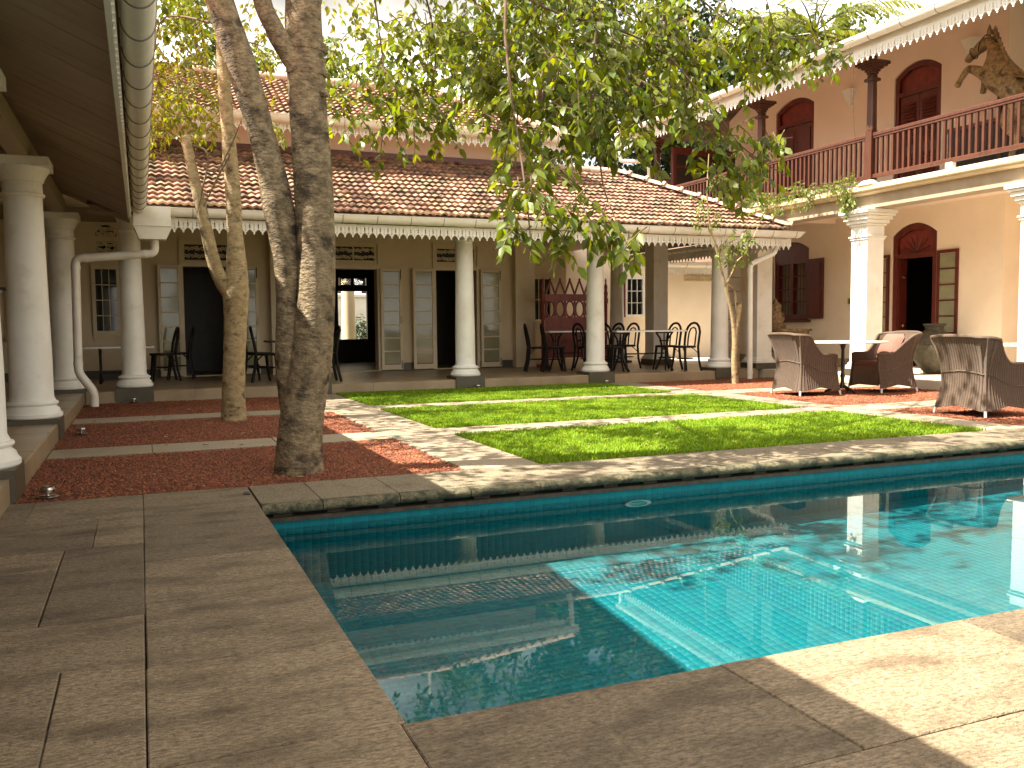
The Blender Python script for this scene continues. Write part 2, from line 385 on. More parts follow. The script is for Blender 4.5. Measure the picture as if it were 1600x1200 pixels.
R += [(-0.6, -0.02, 1.4, 2.1), (-1.5, -0.6, 1.4, 2.1), (-3, -1.5, 1.4, 2.1), (-1.0, -0.02, .6, 1.4), (-3, -1.0, .6, 1.4), (-3, -.02, -.6, .6)]
xs = [-0.02, 0.60, 1.61, 2.62, 3.6, 4.55, 5.5, 6.4, 7.4, 8.3, 9.2, 10.2, 11.2]
for a, b in zip(xs[:-1], xs[1:]): R.append((a, b, 1.635, 2.232))
xs = [-0.02, 1.25, 2.06, 2.9, 3.9, 4.9, 5.9, 6.9, 7.9, 9, 10, 11.2]
for a, b in zip(xs[:-1], xs[1:]): R.append((a, b, 0.95, 1.635)); R.append((a, b, 0.2, .95))
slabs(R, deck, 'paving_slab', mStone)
# small black recess plate set into the coping
dr = MB().box(0.565, 0.60, 5.73, 5.82, 0.001, 0.004)
obj('drain_slot', dr, mIron, deck)

# pool shell
pool = obj('swimming_pool', MB().box(PX0-.25, PX1+.25, PY0-.25, PY1+.25, -1.62, -1.52)
           .box(PX0-.25, PX0-.004, PY0-.25, PY1+.25, -1.52, -.056).box(PX1+.004, PX1+.25, PY0-.25, PY1+.25, -1.52, -.056)
           .box(PX0-.004, PX1+.004, PY0-.25, PY0-.004, -1.52, -.056).box(PX0-.004, PX1+.004, PY1+.004, PY1+.25, -1.52, -.118), mGrout, kind='structure')
FZ = -1.40
obj('pool_floor_bed', MB().box(PX0, PX1, PY0, PY1, -1.52, FZ), mGrout, pool)
T = 0.05
def tilemesh():
    h = T/2-0.0016
    return MB().add([(-h,0,-h),(h,0,-h),(h,0,h),(-h,0,h),(-h+.001,-.0012,-h+.001),(h-.001,-.0012,-h+.001),(h-.001,-.0012,h-.001),(-h+.001,-.0012,h-.001)],
                    [(4,5,6,7),(0,1,5,4),(1,2,6,5),(2,3,7,6),(3,0,4,7)])
tm = tilemesh().mesh('mosaic_tile'); tm.materials.append(mTeal)
tv = np.array([v.co[:] for v in tm.vertices]); tf = np.array([p.vertices[:] for p in tm.polygons])
def tile_field(name, pos, R3):
    pos = np.array(pos); n = len(pos)
    V = (tv @ np.array(R3).T)[None] + pos[:, None, :]
    F = tf[None] + (np.arange(n)*len(tv))[:, None, None]
    obj(name, arr_mesh(name, V.reshape(-1, 3), F.reshape(-1, 4), 4, mTeal), None, pool, kind='stuff')
nx = int((PX1-PX0)/T); nyv = int((PY1-PY0)/T)
topz = -0.120
cnt = 0; rest = []
for r in range(25):
    for i in range(nx):
        p = (PX0+T*(i+.5), PY1+.004, topz-T*(r+.5))
        if p[2] < FZ: continue
        if cnt < 300 and (r == 0 or (r == 1 and i < 130)):
            obj('mosaic_tile', tm, None, pool, p); cnt += 1
        else: rest.append(p)
tile_field('far_wall_mosaic', rest, np.eye(3))
tile_field('floor_mosaic', [(PX0+T*(i+.5), PY0+T*(j+.5), FZ) for i in range(nx) for j in range(nyv)], [[1,0,0],[0,0,1],[0,-1,0]])
tile_field('side_wall_mosaic', [(PX0-.004, PY0+T*(j+.5), topz+.05-T*(r+.5)) for j in range(nyv) for r in range(26)] , [[0,-1,0],[1,0,0],[0,0,1]])
tile_field('near_wall_mosaic', [(PX0+T*(i+.5), PY0-.004, topz+.05-T*(r+.5)) for i in range(nx) for r in range(26)], [[-1,0,0],[0,-1,0],[0,0,1]])
tile_field('end_wall_mosaic', [(PX1+.004, PY0+T*(j+.5), topz+.05-T*(r+.5)) for j in range(nyv) for r in range(26)], [[0,1,0],[-1,0,0],[0,0,1]])
# ledge and overflow slots under the far coping
obj('overflow_ledge', MB().slab(PX0, PX1, PY1-.03, PY1+.2, -.118, -.092, .004), mSlot, pool)
obj('overflow_back', MB().box(PX0, PX1, PY1+.12, PY1+.25, -.0918, -.056), mJoint, pool)
for i in range(30):
    x = 0.70+.32*i
    if x+.11 < PX1: obj('overflow_block', MB().box(x, x+.11, PY1+.006, PY1+.119, -.0916, -.0602), mSlot, pool)
# rounded coping stones along the far side
prof = [(6.04, -.06), (6.04, 0), (5.405, 0), (5.405, -.06)]
nose = [(5.4045, -.066), (5.4045, 0)]
for k in range(1, 10):
    a = pi/2 + k*pi/10
    nose.append((5.385+.05*cos(a)*1.0, -.033+.033*sin(a)))
nose.append((5.385, -.066))
xs = [0.622, 0.98, 1.46, 1.93, 2.42, 3.05, 3.75, 4.62, 5.3, 6.05, 6.9, 7.75, 8.5, 9.3, 10.2, 11.1]
for a, b in zip(xs[:-1], xs[1:]):
    obj('coping_stone', MB().prism([(p, q+random.uniform(-.0008, .0008)) for p, q in prof], a+.003, b-.003, fYZ), mStoneY, pool)
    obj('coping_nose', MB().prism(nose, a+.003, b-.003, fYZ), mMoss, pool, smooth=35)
# round light on the far wall, under water
pl = obj('pool_light', MB().lathe([(.001, .0), (.095, .0), (.105, .008), (.105, .02)], (3.2, PY1-.004, -.42), 28, Matrix.Rotation(pi/2, 3, 'X')), mWhite, pool, smooth=40)
obj('lens', MB().lathe([(.001, .024), (.07, .022), (.085, .012)], (3.2, PY1-.0045, -.42), 24, Matrix.Rotation(pi/2, 3, 'X')), mSteel, pl, smooth=40)
# water: a gently rippled sheet
nxw, nyw = 260, 92
gx_ = np.linspace(PX0-.002, PX1+.002, nxw); gy_ = np.linspace(PY0-.002, PY1+.002, nyw)
X, Y = np.meshgrid(gx_, gy_)
Zw = np.full_like(X, WZ)
for k in range(22):
    lam = rng.uniform(.35, 1.6); th = rng.uniform(0, 2*pi); ph = rng.uniform(0, 2*pi)
    Zw += 0.000022*lam**1.2*np.sin(2*pi/lam*(X*cos(th)+Y*sin(th))+ph)*rng.uniform(.3, 1)
idx = np.arange(nxw*nyw).reshape(nyw, nxw)
F = np.stack([idx[:-1, :-1], idx[:-1, 1:], idx[1:, 1:], idx[1:, :-1]], -1).reshape(-1, 4)
wob = obj('pool_water', arr_mesh('pool_water', np.stack([X, Y, Zw], -1).reshape(-1, 3), F, 4, mWater, True), None, kind='structure')
try:
    wob.cycles.is_caustics_caster = True
    for o in D.objects:
        if o.name.startswith(('floor_mosaic', 'far_wall_mosaic', 'side_wall', 'near_wall', 'end_wall', 'mosaic_tile', 'swimming_pool', 'pool_floor_bed', 'pool_light', 'lens')):
            o.cycles.is_caustics_receiver = True
except Exception as e:
    print('caustics', e)

# garden: stone path grid
path = obj('garden_path', MB().box(2.15, 2.745, 6.05, 13.72, -.055, -.02).box(7.39, 7.985, 6.05, 13.72, -.055, -.02)
           .box(-.74, 2.15, 8.05, 8.62, -.055, -.02).box(2.745, 7.39, 8.05, 8.62, -.055, -.02).box(7.985, 11.1, 8.05, 8.62, -.055, -.02)
           .box(-.74, 2.15, 10.9, 11.45, -.055, -.02).box(2.745, 7.39, 10.9, 11.45, -.055, -.02).box(7.985, 11.1, 10.9, 11.45, -.055, -.02), mJoint, kind='structure')
P = []
for x0, x1 in ((2.15, 2.745), (7.39, 7.985)):
    y = 6.05
    while y < 13.6:
        l = random.choice((.85, .98, 1.1)); y2 = min(y+l, 13.72)
        if 13.72-y2 < .3: y2 = 13.72
        P.append((x0, x1, y, y2)); y = y2
for x0, x1 in ((-.74, 2.15), (2.745, 7.39), (7.985, 11.1)):
    for y0, y1 in ((8.05, 8.62), (10.9, 11.45)):
        x = x0
        while x < x1-.05:
            l = random.choice((.8, .95, 1.05)); x2 = min(x+l, x1)
            if x1-x2 < .3: x2 = x1
            P.append((x, x2, y0, y1)); x = x2
slabs(P, path, 'path_stone', mPath, -.02, 0.0, .0025, .004, .0015)

# lawns and laterite beds
LAWN = [(2.75, 7.385, 6.05, 8.045), (2.75, 7.385, 8.625, 10.895), (2.75, 7.385, 11.455, 13.72)]
BED = [(-.745, 2.145, 6.05, 8.045), (-.745, 2.145, 8.625, 10.895), (-.745, 2.145, 11.455, 13.72),
       (7.99, 11.08, 6.05, 8.045), (7.99, 11.08, 8.625, 10.895), (7.99, 11.08, 11.455, 13.72)]
lb = MB()
for a in LAWN: lb.box(*a, -.055, -.012)
obj('lawn_soil', lb, mTurf, kind='structure')
bb = MB()
for a in BED: bb.box(*a, -.055, -.016)
obj('gravel_soil', bb, mSoil, kind='structure')
# grass blades
gv = []
for (x0, x1, y0, y1) in LAWN:
    n = int((x1-x0)*(y1-y0)*6200)
    x = rng.uniform(x0-.012, x1+.012, n); y = rng.uniform(y0-.012, y1+.012, n)
    th = rng.uniform(0, 2*pi, n); L = rng.uniform(.022, .05, n); w = rng.uniform(.0028, .0052, n); ln = rng.uniform(.25, 1.0, n)*L
    dx, dy = np.cos(th), np.sin(th)
    b = np.stack([x, y, np.full(n, -.012)], -1)
    s = np.stack([-dy*w, dx*w, np.zeros(n)], -1)
    mid = b+np.stack([dx*ln*.35, dy*ln*.35, L*.62], -1)
    tip = b+np.stack([dx*ln, dy*ln, L*.92], -1)
    gv.append(np.stack([b-s, b+s, mid+s*.8, mid-s*.8, tip], 1))
gv = np.concatenate(gv); n = len(gv); o5 = (np.arange(n)*5)[:, None]
tri = np.concatenate([o5+np.array([[0, 1, 2]]), o5+np.array([[0, 2, 3]]), o5+np.array([[3, 2, 4]])])
obj('lawn_grass', arr_mesh('lawn_grass', gv.reshape(-1, 3), tri, 3, mGrass), None, kind='stuff')
# gravel stones
oc = np.array([(1,0,0),(-1,0,0),(0,1,0),(0,-1,0),(0,0,1),(0,0,-1)], float)
of = np.array([(0,2,4),(2,1,4),(1,3,4),(3,0,4)])
gs = []
for k, (x0, x1, y0, y1) in enumerate(BED):
    dens = 3600 if y0 < 7 else 2300
    n = int((x1-x0)*(y1-y0)*dens)
    sz = rng.uniform(.005, .0115, (n, 1, 1))*rng.uniform(.7, 1.3, (n, 1, 3))
    v = oc[None]*sz + rng.normal(0, .0016, (n, 6, 3))
    th = rng.uniform(0, 2*pi, n); c, s = np.cos(th)[:, None], np.sin(th)[:, None]
    vx = v[..., 0]*c - v[..., 1]*s; vy = v[..., 0]*s + v[..., 1]*c
    px = rng.uniform(x0, x1, n)[:, None]; py = rng.uniform(y0, y1, n)[:, None]; pz = rng.uniform(-.016, -.006, n)[:, None]
    gs.append(np.stack([vx+px, vy+py, v[..., 2]*.8+pz], -1))
gs = np.concatenate(gs); n = len(gs)
F = (of[None]+(np.arange(n)*6)[:, None, None]).reshape(-1, 3)
obj('laterite_gravel', arr_mesh('laterite_gravel', gs.reshape(-1, 3), F, 3, mGravel), None, kind='stuff')
# fallen dry leaves and pale chips on the dark beds
lf = []
for k in range(60):
    x = random.uniform(-.6, 2.1); y = random.uniform(6.1, 13.6)
    lf.append((x, y))
for k in range(46):
    lf.append((random.uniform(2.8, 7.3), random.choice((random.uniform(6.2, 8), random.uniform(8.7, 10.8)))))
v = []; f = []
for x, y in lf:
    a = random.uniform(0, 2*pi); L = random.uniform(.02, .045); w = L*.32; z = 0.012 if x < 2.2 else .03
    d = Vector((cos(a), sin(a), 0)); s = Vector((-sin(a), cos(a), 0)); c = Vector((x, y, z))
    i = len(v); v += [tuple(c-d*L), tuple(c+s*w+Vector((0, 0, .008))), tuple(c+d*L), tuple(c-s*w+Vector((0, 0, .005)))]; f.append((i, i+1, i+2, i+3))
obj('fallen_leaves', MB().add(v, f), M('dry_leaf', (.36, .25, .11), (.2, .11, .05), rough=.8, rnd=.4), kind='stuff')
# ------------------------------------------------------------------ shared building pieces
def board_mesh(w=0.118, h=0.195, t=0.014):
    hw = w/2-.0006
    half = [(hw, 0), (hw-.001, -.03), (hw-.002, -.05), (hw-.011, -.064), (hw-.003, -.078), (hw-.004, -.083), (hw-.013, -.096), (hw-.004, -.110), (hw, -.113),
            (hw, -.126), (hw-.010, -.129), (hw-.022, -.138), (hw-.033, -.152), (.017, -.160), (.011, -.165), (.010, -.190), (0, -h)]
    outl = half + [(-a, b) for a, b in half[-2::-1]]
    c = -.142
    c = -.135; q = .004; w_ = .013
    cross = [(q, c+q), (w_, c+q*.6), (w_, c-q*.6), (q, c-q), (q*.6, c-w_), (-q*.6, c-w_), (-q, c-q), (-w_, c-q*.6), (-w_, c+q*.6), (-q, c+q), (-q*.6, c+w_), (q*.6, c+w_)]
    slit = rect(-.0028, .0028, -.112, -.045)
    return MB().plate([outl, cross, slit], 0, t, fXZ).mesh('valance_board')
BM = board_mesh(); BM.materials.append(mWhite)
def valance(root, name, x0, y0, dx, dy, n, z, rz):
    v = obj(name, MB().box(-.02, .02, -.005, .012, -.01, .03), mWhite, root, (x0, y0, z))
    for i in range(n):
        obj('valance_board', BM, None, v, (x0+dx*i, y0+dy*i, z+random.uniform(-.002, .002)), (0, random.uniform(-.008, .008), rz))
    return v
def gutter_prof(r=.085, k=12):
    p = [(-r, .0)]
    for i in range(k+1):
        a = pi + pi*i/k
        p.append((r*cos(a), .055+1.25*r*sin(a)-.055))
    q = [(x*.93, z+.006 if z < -.01 else z) for x, z in p[1:]][::-1]
    return [(-r*1.08, .012), (-r*1.08, 0)] + p[1:] + [(r*1.08, 0), (r*1.08, .012), (r*.93, .012)] + q + [(-r*.93, .012)]
GP = gutter_prof()
def strap(axis, r=.0875):
    pts = []
    for i in range(13):
        a = pi+pi*i/12
        u, z = r*cos(a), 1.25*r*sin(a)
        pts.append((0, u, z) if axis == 'X' else (u, 0, z))
    return MB().tube(pts, .0045, 5).mesh('gutter_strap', 40)
SMX = strap('X'); SMX.materials.append(mStrap); SMY = strap('Y'); SMY.materials.append(mStrap)
def pipe(parent, name, pts, r=.05, mat=None, world=True):
    P = [Vector(p) for p in pts]; out = [P[0]]
    for i in range(1, len(P)-1):
        a = (P[i-1]-P[i]); b = (P[i+1]-P[i]); d = min(.08, a.length*.45, b.length*.45)
        p0 = P[i]+a.normalized()*d; p1 = P[i]+b.normalized()*d
        for t in (0, .25, .5, .75, 1):
            out.append(p0*(1-t)**2 + P[i]*2*t*(1-t) + p1*t*t)
    out.append(P[-1])
    o = obj(name, MB().tube(out, r, 14), mat or mGut, parent, smooth=40)
    for i in range(1, len(P)-1):
        d = (P[i+1]-P[i]); L = d.length
        if L > .5:
            for t in (.12/L, 1-.12/L):
                c = P[i]+d*t; dn_ = d.normalized()*.025
                obj('pipe_collar', MB().tube([c-dn_, c+dn_], r*1.13, 14), mGut, o, smooth=40)
    return o
def column(parent, x, y, r0, r1, zb, zt, base_r, pl=.25, ph=.2, name='column'):
    c = obj(name, MB().lathe([(r0*1.06, zb+.17), (r0, zb+.2), (r0*.995, zb+.6), (r0*.93, zb+(zt-zb)*.5), (r1, zt-.34)], (x, y, 0), 36), mWhite, parent, smooth=30)
    B = base_r
    obj('column_base', MB().lathe([(B*.96, zb), (B, zb+.012), (B, zb+.04), (B*.955, zb+.052), (B*.93, zb+.06), (B*.9, zb+.085), (B*.82, zb+.105), (B*.80, zb+.118),
        (B*.86, zb+.128), (B*.88, zb+.14), (B*.85, zb+.155), (B*.78, zb+.162), (r0*1.06, zb+.175)], (x, y, 0), 36), mWhite, c, smooth=30)
    obj('column_plinth', MB().slab(x-pl, x+pl, y-pl, y+pl, 0, zb, .008), mPlinth, c)
    obj('capital', MB().lathe([(r1, zt-.36), (r1*1.12, zt-.345), (r1*1.15, zt-.325), (r1*1.04, zt-.315), (r1*1.02, zt-.22), (r1*1.1, zt-.21), (r1*1.12, zt-.19),
        (r1*1.25, zt-.15), (r1*1.4, zt-.11), (r1*1.44, zt-.085)], (x, y, 0), 36).box(x-r1*1.5, x+r1*1.5, y-r1*1.5, y+r1*1.5, zt-.085, zt), mWhite, c, smooth=30)
    return c
def fret_mesh(w, h, seed, t=.015):
    """pierced scrollwork: mirrored spirals and tendrils inside a frame"""
    r = random.Random(seed); mb = MB()
    for x0, x1, z0, z1 in ((-w/2, w/2, 0, .02), (-w/2, w/2, h-.02, h), (-w/2, -w/2+.02, .02, h-.02), (w/2-.02, w/2, .02, h-.02), (-.012, .012, .02, h-.02)):
        mb.box(x0, x1, -.008, .008, z0, z1)
    k = max(3, int(w/.11))
    for s in (-1, 1):
        for i in range(k):
            for j in range(2):
                cx = (i+.5)*w/2/k + r.uniform(-.01, .01); cz = h*(.28+.44*j)+r.uniform(-.01, .01)
                R0 = min(h*.24, w/2/k*.62); a0 = r.uniform(0, 6.28); dr_ = r.choice((-1, 1)); pts = []
                for q in range(13):
                    a = a0+dr_*q*.62; rr = R0*(1-q/15)
                    pts.append((s*(cx+rr*cos(a)), 0, cz+rr*sin(a)))
                mb.tube(pts, .011, 4)
                b = a0+pi
                mb.tube([(s*(cx+R0*cos(a0)), 0, cz+R0*sin(a0)), (s*(cx+R0*1.5*cos(a0+.4)), 0, min(max(cz+R0*1.5*sin(a0+.4), .01), h-.01))], .007, 4)
    return mb
def shutter(parent, loc, rz, w, h, n, mf, mp, panel=.1, bolts=True, name='shutter', t=.036, bev=True):
    """glazed leaf in its own frame: local x along the leaf from the hinge, z up"""
    st = .055; mb = MB()
    mb.box(0, st, 0, t, 0, h); mb.box(w-st, w, 0, t, 0, h); mb.box(st, w-st, 0, t, h-st, h); mb.box(st, w-st, 0, t, 0, panel)
    z0 = panel; ph = (h-st-panel)/n
    for i in range(1, n): mb.box(st, w-st, .004, t-.004, z0+ph*i-.012, z0+ph*i+.012)
    o = D.objects.new(name, mb.mesh(name)); o.data.materials.append(mf); place(o, parent, loc); o.rotation_euler = (0, 0, rz)
    for i in range(n):
        lobj('pane', MB().box(st+.001, w-st-.001, t*.4, t*.6, z0+ph*i+.013, z0+ph*(i+1)-.013), mp, o)
    if bolts:
        for zb, L in ((h-.02, .2), (.02, .16)):
            zz = zb-L if zb > .5 else zb
            lobj('bolt', MB().tube([(w-.028, -.012, zz), (w-.028, -.012, zz+L)], .008, 6), mDark, o)
        lobj('handle', MB().tube([(w-.028, -.004, h*.46), (w-.028, -.03, h*.47), (w-.028, -.03, h*.52), (w-.028, -.004, h*.53)], .006, 6), mBrass, o)
    return o
def arch_loop(a, b, z0, zs, zt, k=10):
    """opening from z0 up to springing zs with a segmental arch to zt"""
    l = [(a, z0), (b, z0), (b, zs)]
    for i in range(1, k):
        t = i/k; l.append((b+(a-b)*t, zs+(zt-zs)*4*t*(1-t)))
    return l+[(a, zs)]

# ------------------------------------------------------------------ main veranda building
mb_ = thing('main_building', 'long low cream villa with clay tiled veranda roof and white round columns', 'building', (5, 17, 0))
F1 = .15
obj('veranda_floor', MB().box(-4.6, 11.0, 14.05, 22.0, -.05, F1-.002).box(-4.6, -.76, 2, 14.05, -.05, F1-.003), mFloor, mb_)
x = -.74
while x < 9.8:
    x2 = min(x+random.choice((1.2, 1.45)), 9.8)
    obj('edging_stone', MB().slab(x+.002, x2-.002, 13.77, 14.055, -.04, F1, .012), mFloor, mb_); x = x2
for x in (-.1, 2.45, 4.98, 7.42, 10.05):
    column(mb_, x, 13.99, .165, .142, .2, 2.76, .25)
column(mb_, 10.05, 17.9, .165, .142, .2, 2.76, .25)
def sqcol(parent, x, y, w, z0, zt, mat=mWhite, name='square_column', base=True):
    c = obj(name, MB().box(x, x+w, y, y+w, z0, zt), mat, parent)
    if base:
        obj('column_base', MB().slab(x-.05, x+w+.05, y-.05, y+w+.05, z0, z0+.06, .012).slab(x-.025, x+w+.025, y-.025, y+w+.025, z0+.0602, z0+.11, .02), mat, c)
        obj('column_plinth', MB().box(x-.07, x+w+.07, y-.07, y+w+.07, z0-.12, z0-.0005), mPlinth, c)
    return c
sqcol(mb_, 10.1, 16.4, .35, .27, 2.76)
# wall beam on the columns, ceiling
obj('veranda_beam', MB().box(-4.5, 10.25, 13.87, 14.11, 2.761, 2.895).box(10.0, 10.25, 14.11, 19, 2.761, 2.895), mTrim, mb_)
obj('ceiling', MB().box(-4.6, 10.3, 14.0, 22, 2.9, 2.98), mSoffit, mb_)
# back wall with openings
DZ = 2.15
holes = [rect(.75, 1.62, .16, DZ), rect(3.42, 4.33, .16, DZ), rect(5.54, 6.41, .16, DZ), rect(-.70, -.36, 1.0, 2.08),
         rect(.78, 1.60, 2.25, 2.57), rect(3.46, 4.29, 2.3, 2.6), rect(5.56, 6.40, 2.3, 2.6), rect(-.66, -.34, 2.36, 2.57), arch_loop(-.67, -.33, 2.66, 2.72, 2.86)]
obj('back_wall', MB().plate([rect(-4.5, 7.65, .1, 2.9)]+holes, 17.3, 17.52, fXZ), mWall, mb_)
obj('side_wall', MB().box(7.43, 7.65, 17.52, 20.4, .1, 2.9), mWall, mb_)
for a, b in ((1.69, 2.26), (2.73, 3.35), (4.40, 5.47), (6.48, 7.21), (-4.4, .68)): obj('wall_skirting', MB().box(a, b, 17.285, 17.2995, F1, .3), mPlinth, mb_)
for a, b in ((2.27, 2.72), (7.22, 7.66)):
    obj('pilaster', MB().slab(a, b, 17.12, 17.284, F1+.001, 2.895, .01), mTrim, mb_)
for a, b, ft in ((.75, 1.62, 2.57), (3.42, 4.33, 2.6), (5.54, 6.41, 2.6)):
    fr = obj('door_frame', MB().box(a-.06, a-.001, 17.26, 17.33, F1, DZ+.06).box(b+.001, b+.06, 17.26, 17.33, F1, DZ+.06).box(a-.001, b+.001, 17.261, 17.329, DZ+.001, DZ+.06)
             .box(a-.06, a-.02, 17.262, 17.33, DZ+.061, ft+.09).box(b+.02, b+.06, 17.262, 17.33, DZ+.061, ft+.09).box(a-.02, b+.02, 17.262, 17.33, ft+.04, ft+.09)
             .box(a-.02, b+.02, 17.262, 17.33, DZ+.061, DZ+.09), mTrim, mb_)
    obj('fretwork_vent', fret_mesh(b-a-.03, ft-(2.25 if ft < 2.58 else 2.3), int(a*100)), mFret, fr, ((a+b)/2, 17.30, 2.25 if ft < 2.58 else 2.3))
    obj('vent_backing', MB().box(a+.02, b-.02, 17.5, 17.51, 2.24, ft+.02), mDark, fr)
obj('fretwork_vent', fret_mesh(.30, .2, 71), mFret, mb_, (-.5, 17.31, 2.365))
obj('fretwork_vent', fret_mesh(.30, .15, 72), mFret, mb_, (-.5, 17.31, 2.665))
wf = obj('window_frame', MB().box(-.76, -.70, 17.25, 17.33, .92, 2.16).box(-.36, -.30, 17.25, 17.33, .92, 2.16).box(-.70, -.36, 17.25, 17.33, 2.08, 2.16).box(-.70, -.36, 17.25, 17.33, .92, 1.0)
         .box(-.70, -.36, 17.27, 17.3, 1.26, 1.275).box(-.70, -.36, 17.27, 17.3, 1.53, 1.545).box(-.70, -.36, 17.27, 17.3, 1.80, 1.815).box(-.60, -.588, 17.272, 17.298, 1.0, 2.08).box(-.485, -.473, 17.272, 17.298, 1.0, 2.08), mTrim, mb_)
for z0, z1 in ((1.0, 1.26), (1.275, 1.53), (1.545, 1.8), (1.815, 2.08)):
    obj('pane', MB().box(-.699, -.361, 17.31, 17.318, z0+.002, z1-.002), mPaneD, wf)
# folded-back glazed shutters
shutter(mb_, (.71, 17.24, F1+.02), pi+.06, .40, 2.0, 7, mTrim, mPane)
shutter(mb_, (1.66, 17.20, F1+.02), .06, .40, 2.0, 7, mTrim, mPane)
shutter(mb_, (3.37, 17.24, F1+.02), pi+.06, .44, 2.0, 7, mTrim, mPane)
shutter(mb_, (4.38, 17.20, F1+.02), .05, .44, 2.0, 7, mTrim, mPane)
shutter(mb_, (5.49, 17.24, F1+.02), pi+.05, .46, 2.0, 7, mTrim, mPane)
shutter(mb_, (6.48, 17.20, F1+.02), .04, .46, 2.0, 7, mTrim, mPane)
# rooms behind the doors
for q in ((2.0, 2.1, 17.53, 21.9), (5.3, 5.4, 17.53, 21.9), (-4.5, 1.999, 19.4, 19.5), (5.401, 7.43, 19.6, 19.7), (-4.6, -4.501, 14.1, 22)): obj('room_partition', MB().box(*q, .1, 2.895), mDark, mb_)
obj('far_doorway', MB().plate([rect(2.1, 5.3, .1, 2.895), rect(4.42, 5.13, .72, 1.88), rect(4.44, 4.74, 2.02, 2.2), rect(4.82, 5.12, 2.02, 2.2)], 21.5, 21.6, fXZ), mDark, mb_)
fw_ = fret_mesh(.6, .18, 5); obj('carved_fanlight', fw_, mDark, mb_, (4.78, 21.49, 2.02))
# recess wall beyond the side wall
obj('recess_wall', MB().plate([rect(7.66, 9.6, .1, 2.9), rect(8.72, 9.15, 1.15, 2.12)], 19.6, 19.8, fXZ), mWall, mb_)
w2 = obj('window_frame', MB().box(8.66, 8.72, 19.55, 19.63, 1.08, 2.18).box(9.15, 9.21, 19.55, 19.63, 1.08, 2.18).box(8.72, 9.15, 19.55, 19.63, 2.12, 2.18).box(8.72, 9.15, 19.55, 19.63, 1.08, 1.15)
         .box(8.85, 8.862, 19.57, 19.6, 1.15, 2.12).box(9.0, 9.012, 19.57, 19.6, 1.15, 2.12).box(8.72, 9.15, 19.572, 19.598, 1.62, 1.635), mTrim, mb_)
obj('pane', MB().box(8.721, 9.149, 19.62, 19.63, 1.151, 2.119), mPaneD, w2)

# lower roof: rows of clay tiles
def tile_mesh(w=.112, L=.235, k=6):
    v = []; f = []
    for j, (y, lift) in enumerate(((0, .052), (L, .004))):
        for i in range(k+1):
            u = i/k; v.append((w*(u-.5)*1.03, y, lift+.0115*(1-cos(2*pi*u))))
    for i in range(k): f.append((i, i+1, k+1+i+1, k+1+i))
    o = len(v)
    for i in range(k+1): v.append((v[i][0], .004, v[i][2]-.034))
    for i in range(k): f.append((o+i, o+i+1, i+1, i))
    return v, f
TVv, TFf = tile_mesh()
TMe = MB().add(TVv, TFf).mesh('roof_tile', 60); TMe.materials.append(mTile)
TVn = np.array(TVv)
def tile_rows(roof, x0, x1f, y0, z0, slope, nrow, nparts, ang=0.0, origin=None, left=None, expo=.185):
    """rows climb from (y0, z0); x1f(s) gives the right end for the plan distance s. ang turns the whole plane about z at origin"""
    a = math.atan(slope); ca, sa = cos(a), sin(a); cnt = 0; V = []
    cz, sz = cos(ang), sin(ang); ox, oy = origin or (0, 0)
    for r in range(nrow):
        s = r*expo; yy = s*ca; xe = x1f(yy); x = (left(yy) if left else x0)+.056
        while x < xe-.02:
            jx, jz, jy = random.uniform(-.004, .004), random.uniform(-.004, .005), random.uniform(-.008, .008)
            px, py, pz = x+jx, y0+yy+jy, z0+s*sa+jz
            if cnt < nparts:
                o = obj('roof_tile', TMe, None, roof, (px, py, pz), (a+random.uniform(-.02, .02), random.uniform(-.03, .03), random.uniform(-.03, .03))); cnt += 1
            else:
                t = random.uniform(-.03, .03)
                vx = TVn[:, 0]*cos(t)-TVn[:, 1]*sin(t); vy = TVn[:, 0]*sin(t)+TVn[:, 1]*cos(t); vz = TVn[:, 2]
                X = vx+px; Y = vy*ca-vz*sa+py; Z = vy*sa+vz*ca+pz
                if ang:
                    Xr = ox+(X-ox)*cz-(Y-oy)*sz; Yr = oy+(X-ox)*sz+(Y-oy)*cz; X, Y = Xr, Yr
                V.append(np.stack([X, Y, Z], -1))
            x += .112
    if V:
        n = len(V); V = np.concatenate(V); F = (np.array(TFf)[None]+(np.arange(n)*len(TVn))[:, None, None]).reshape(-1, 4)
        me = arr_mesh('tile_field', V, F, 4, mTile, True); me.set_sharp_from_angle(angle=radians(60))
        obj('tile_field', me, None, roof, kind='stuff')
RY0, RZ0, RS = 13.16, 2.70, .53
roof = obj('roof', MB().add([(-.6, 13.2, 2.69), (10.93, 13.2, 2.69), (8.63, 15.5, 3.91), (-.6, 15.5, 3.91), (10.93, 20, 2.69), (8.63, 20, 3.91), (-.6, 20, 3.91)],
           [(0, 1, 2, 3), (1, 4, 5, 2), (3, 2, 5, 6)]), mSoffit, mb_)
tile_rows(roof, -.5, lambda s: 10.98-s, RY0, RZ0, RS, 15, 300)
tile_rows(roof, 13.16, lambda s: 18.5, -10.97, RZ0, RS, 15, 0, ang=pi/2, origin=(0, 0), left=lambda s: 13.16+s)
cap = MB()
hipA = Vector((10.99, 13.15, 2.755)); hipB = Vector((8.63, 15.5, 4.01)); hd = (hipB-hipA); HL = hd.length; hd.normalize()
k = 10
capm = []
